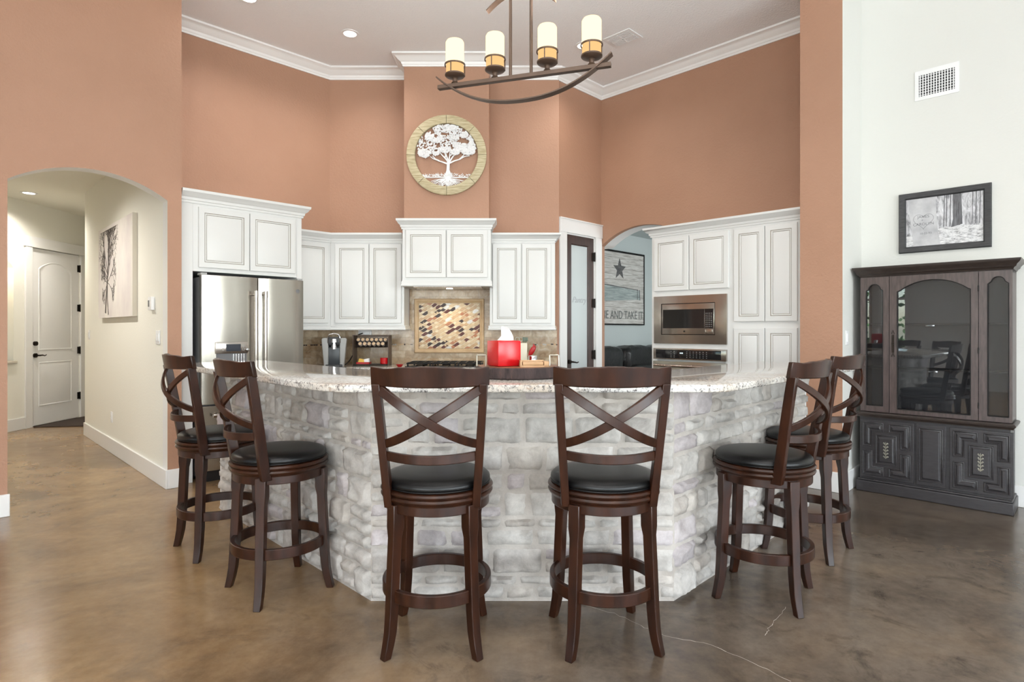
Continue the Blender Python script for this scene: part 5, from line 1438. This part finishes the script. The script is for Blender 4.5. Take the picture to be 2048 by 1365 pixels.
for (tx, ty, tr_, n_) in ((-3.4, -8.6, 2.3, 1500), (-6.6, -6.0, 2.2, 1500), (-9.5, -3.2, 2.4, 1200)):
    m = MB()
    for k in range(n_):
        d = Vector((random.gauss(0, 1), random.gauss(0, 1), random.gauss(0, 1))).normalized() * tr_ * random.uniform(.75, 1.0)
        c = Vector((tx + d.x, ty + d.y, 2.4 + d.z * .95)); q = Matrix.Rotation(random.uniform(0, 6.3), 3, random.choice('XYZ')) @ Matrix.Rotation(random.uniform(0, 6.3), 3, 'X')
        m._f([m._v(c + q @ Vector(p)) for p in ((-.12, 0, 0), (0, .06, .01), (.12, 0, 0), (0, -.06, .01))], 0)
    tr__ = thing('garden_tree', None, None, (0, 0, 0), 0, None, 'structure')
    m.build('foliage', 'foliage', tr__); MB().cyl((tx, ty, -.3), (tx, ty, 2.4), .16, .09).build('trunk', 'pantry_wood', tr__)
# ------------------------------------------------------------------ lights
sl = bpy.data.lights.new('sun', 'SUN'); sl.energy = 22; sl.angle = .01; so = bpy.data.objects.new('sun', sl); COL.objects.link(so)
so.rotation_euler = Vector((-1, -1, -1.3)).to_track_quat('-Z', 'Y').to_euler()
def area(loc, rot, sx, sy, energy, col=(1, 1, 1), name='light', spread=None):
    l = bpy.data.lights.new(name, 'AREA'); l.shape = 'RECTANGLE'; l.size = sx; l.size_y = sy; l.energy = energy; l.color = col
    if spread: l.spread = spread
    o_ = bpy.data.objects.new(name, l); COL.objects.link(o_); o_.location = loc; o_.rotation_euler = rot; return o_
def aim(o_, target): o_.rotation_euler = (Vector(target) - Vector(o_.location)).to_track_quat('-Z', 'Y').to_euler()
DAY = (.93, .97, 1)
for (w0, w1) in [(-.9, .5), (1.1, 2.5), (3.0, 4.4)]:
    c = W('R', (w0 + w1) / 2, -5.12, 1.75); o_ = area(c, (0, 0, 0), w1 - w0 - .1, 1.9, 150, DAY, 'daylight'); aim(o_, Vector(c) + Vector((1, 1, .62)))
for (w0, w1) in [(-3.8, -2.2), (-1.6, 0), (.6, 2.2), (2.8, 4.2)]:
    c = W('L', (w0 + w1) / 2, -5.12, 1.525); o_ = area(c, (0, 0, 0), w1 - w0 - .1, 2.25, 150, DAY, 'daylight'); aim(o_, Vector(c) + Vector((-1, 1, .62)))
def spot(x, y, z, e, col=(1, .96, .92), r=.06, size=150, blend=.8):
    l = bpy.data.lights.new('spot_light', 'SPOT'); l.energy = e; l.color = col; l.shadow_soft_size = r; l.spot_size = math.radians(size); l.spot_blend = blend
    o_ = bpy.data.objects.new('spot_light', l); COL.objects.link(o_); o_.location = (x, y, z - .02); return o_
for (x, y) in dls + [(.3, 4.3)]: spot(x, y, H, 50)
for (x, y) in [(-1.5, 1.0), (1.5, 1.0), (0, -1.5)]: spot(x, y, H, 50)
spot(hl[0], hl[1], ZH, 130, (1, .94, .85)); spot(-4.6, 5.0, ZH, 190, (1, .95, .88))
def point(loc, e, col, r=.04):
    l = bpy.data.lights.new('bulb', 'POINT'); l.energy = e; l.color = col; l.shadow_soft_size = r
    o_ = bpy.data.objects.new('bulb', l); COL.objects.link(o_); o_.location = loc; return o_
spot((hx0 + hx1) / 2, YH + .28, 1.742, 8, (1, .80, .52), .03, 140)
point((XD - .09, 7.3, 2.05), 3, (1, .8, .5))
for xx in (-.345, -.132, .132, .345):
    q = Matrix.Translation(CHD.location) @ Matrix.Rotation(CHD.rotation_euler.z, 4, 'Z') @ Vector((xx, 0, bz + .245))
    l_ = spot(q.x, q.y, q.z + .02, 60 if abs(xx) > .2 else 3, (1, .96, .92), .04, 165, .6); l_.rotation_euler = (PI, 0, 0)
for (x_, y_) in ((-1.6, -1.2), (1.8, -1.0), (0, .4)):  # unseen uplights added near the camera to brighten the ceiling
    l_ = spot(x_, y_, 2.75, 170, (1, .97, .94), .15, 170, .7); l_.rotation_euler = (PI, 0, 0)
c = W('L', 7.7, 1.2, 1.7); o_ = area(c, (0, 0, 0), 2.2, 1.6, 75, (.95, .98, 1), 'den_daylight'); aim(o_, Vector(c) + Vector((-1, 1, 0)))

w = bpy.data.worlds.new('World'); SC.world = w; w.use_nodes = True
nt = w.node_tree; nt.nodes.clear()
sky = nt.nodes.new('ShaderNodeTexSky'); sky.sky_type = 'NISHITA'; sky.sun_disc = False; sky.sun_elevation = math.radians(50)
bg = nt.nodes.new('ShaderNodeBackground'); bg.inputs[1].default_value = 1.0; ow = nt.nodes.new('ShaderNodeOutputWorld')
nt.links.new(sky.outputs[0], bg.inputs[0]); nt.links.new(bg.outputs[0], ow.inputs[0])

# ------------------------------------------------------------------ camera
cam = bpy.data.cameras.new('Camera'); co = bpy.data.objects.new('Camera', cam); COL.objects.link(co)
cam.sensor_width = 36; cam.lens = 36 * F / 2048; cam.clip_start = .05; cam.clip_end = 200
co.location = (0, 0, EYE); co.rotation_euler = (PI / 2, 0, 0)
cam.shift_y = -(682.5 - HZ) / 2048
SC.camera = co
vs = SC.view_settings; vs.view_transform = 'Standard'; vs.look = 'None'; vs.gamma = 1; vs.exposure = -0.02; vs.use_curve_mapping = False
SC.cycles.use_denoising = True
SC.cycles.use_adaptive_sampling = True; SC.cycles.adaptive_threshold = .04
SC.cycles.max_bounces = 7; SC.cycles.diffuse_bounces = 4; SC.cycles.transparent_max_bounces = 12
SC.cycles.sample_clamp_indirect = 6
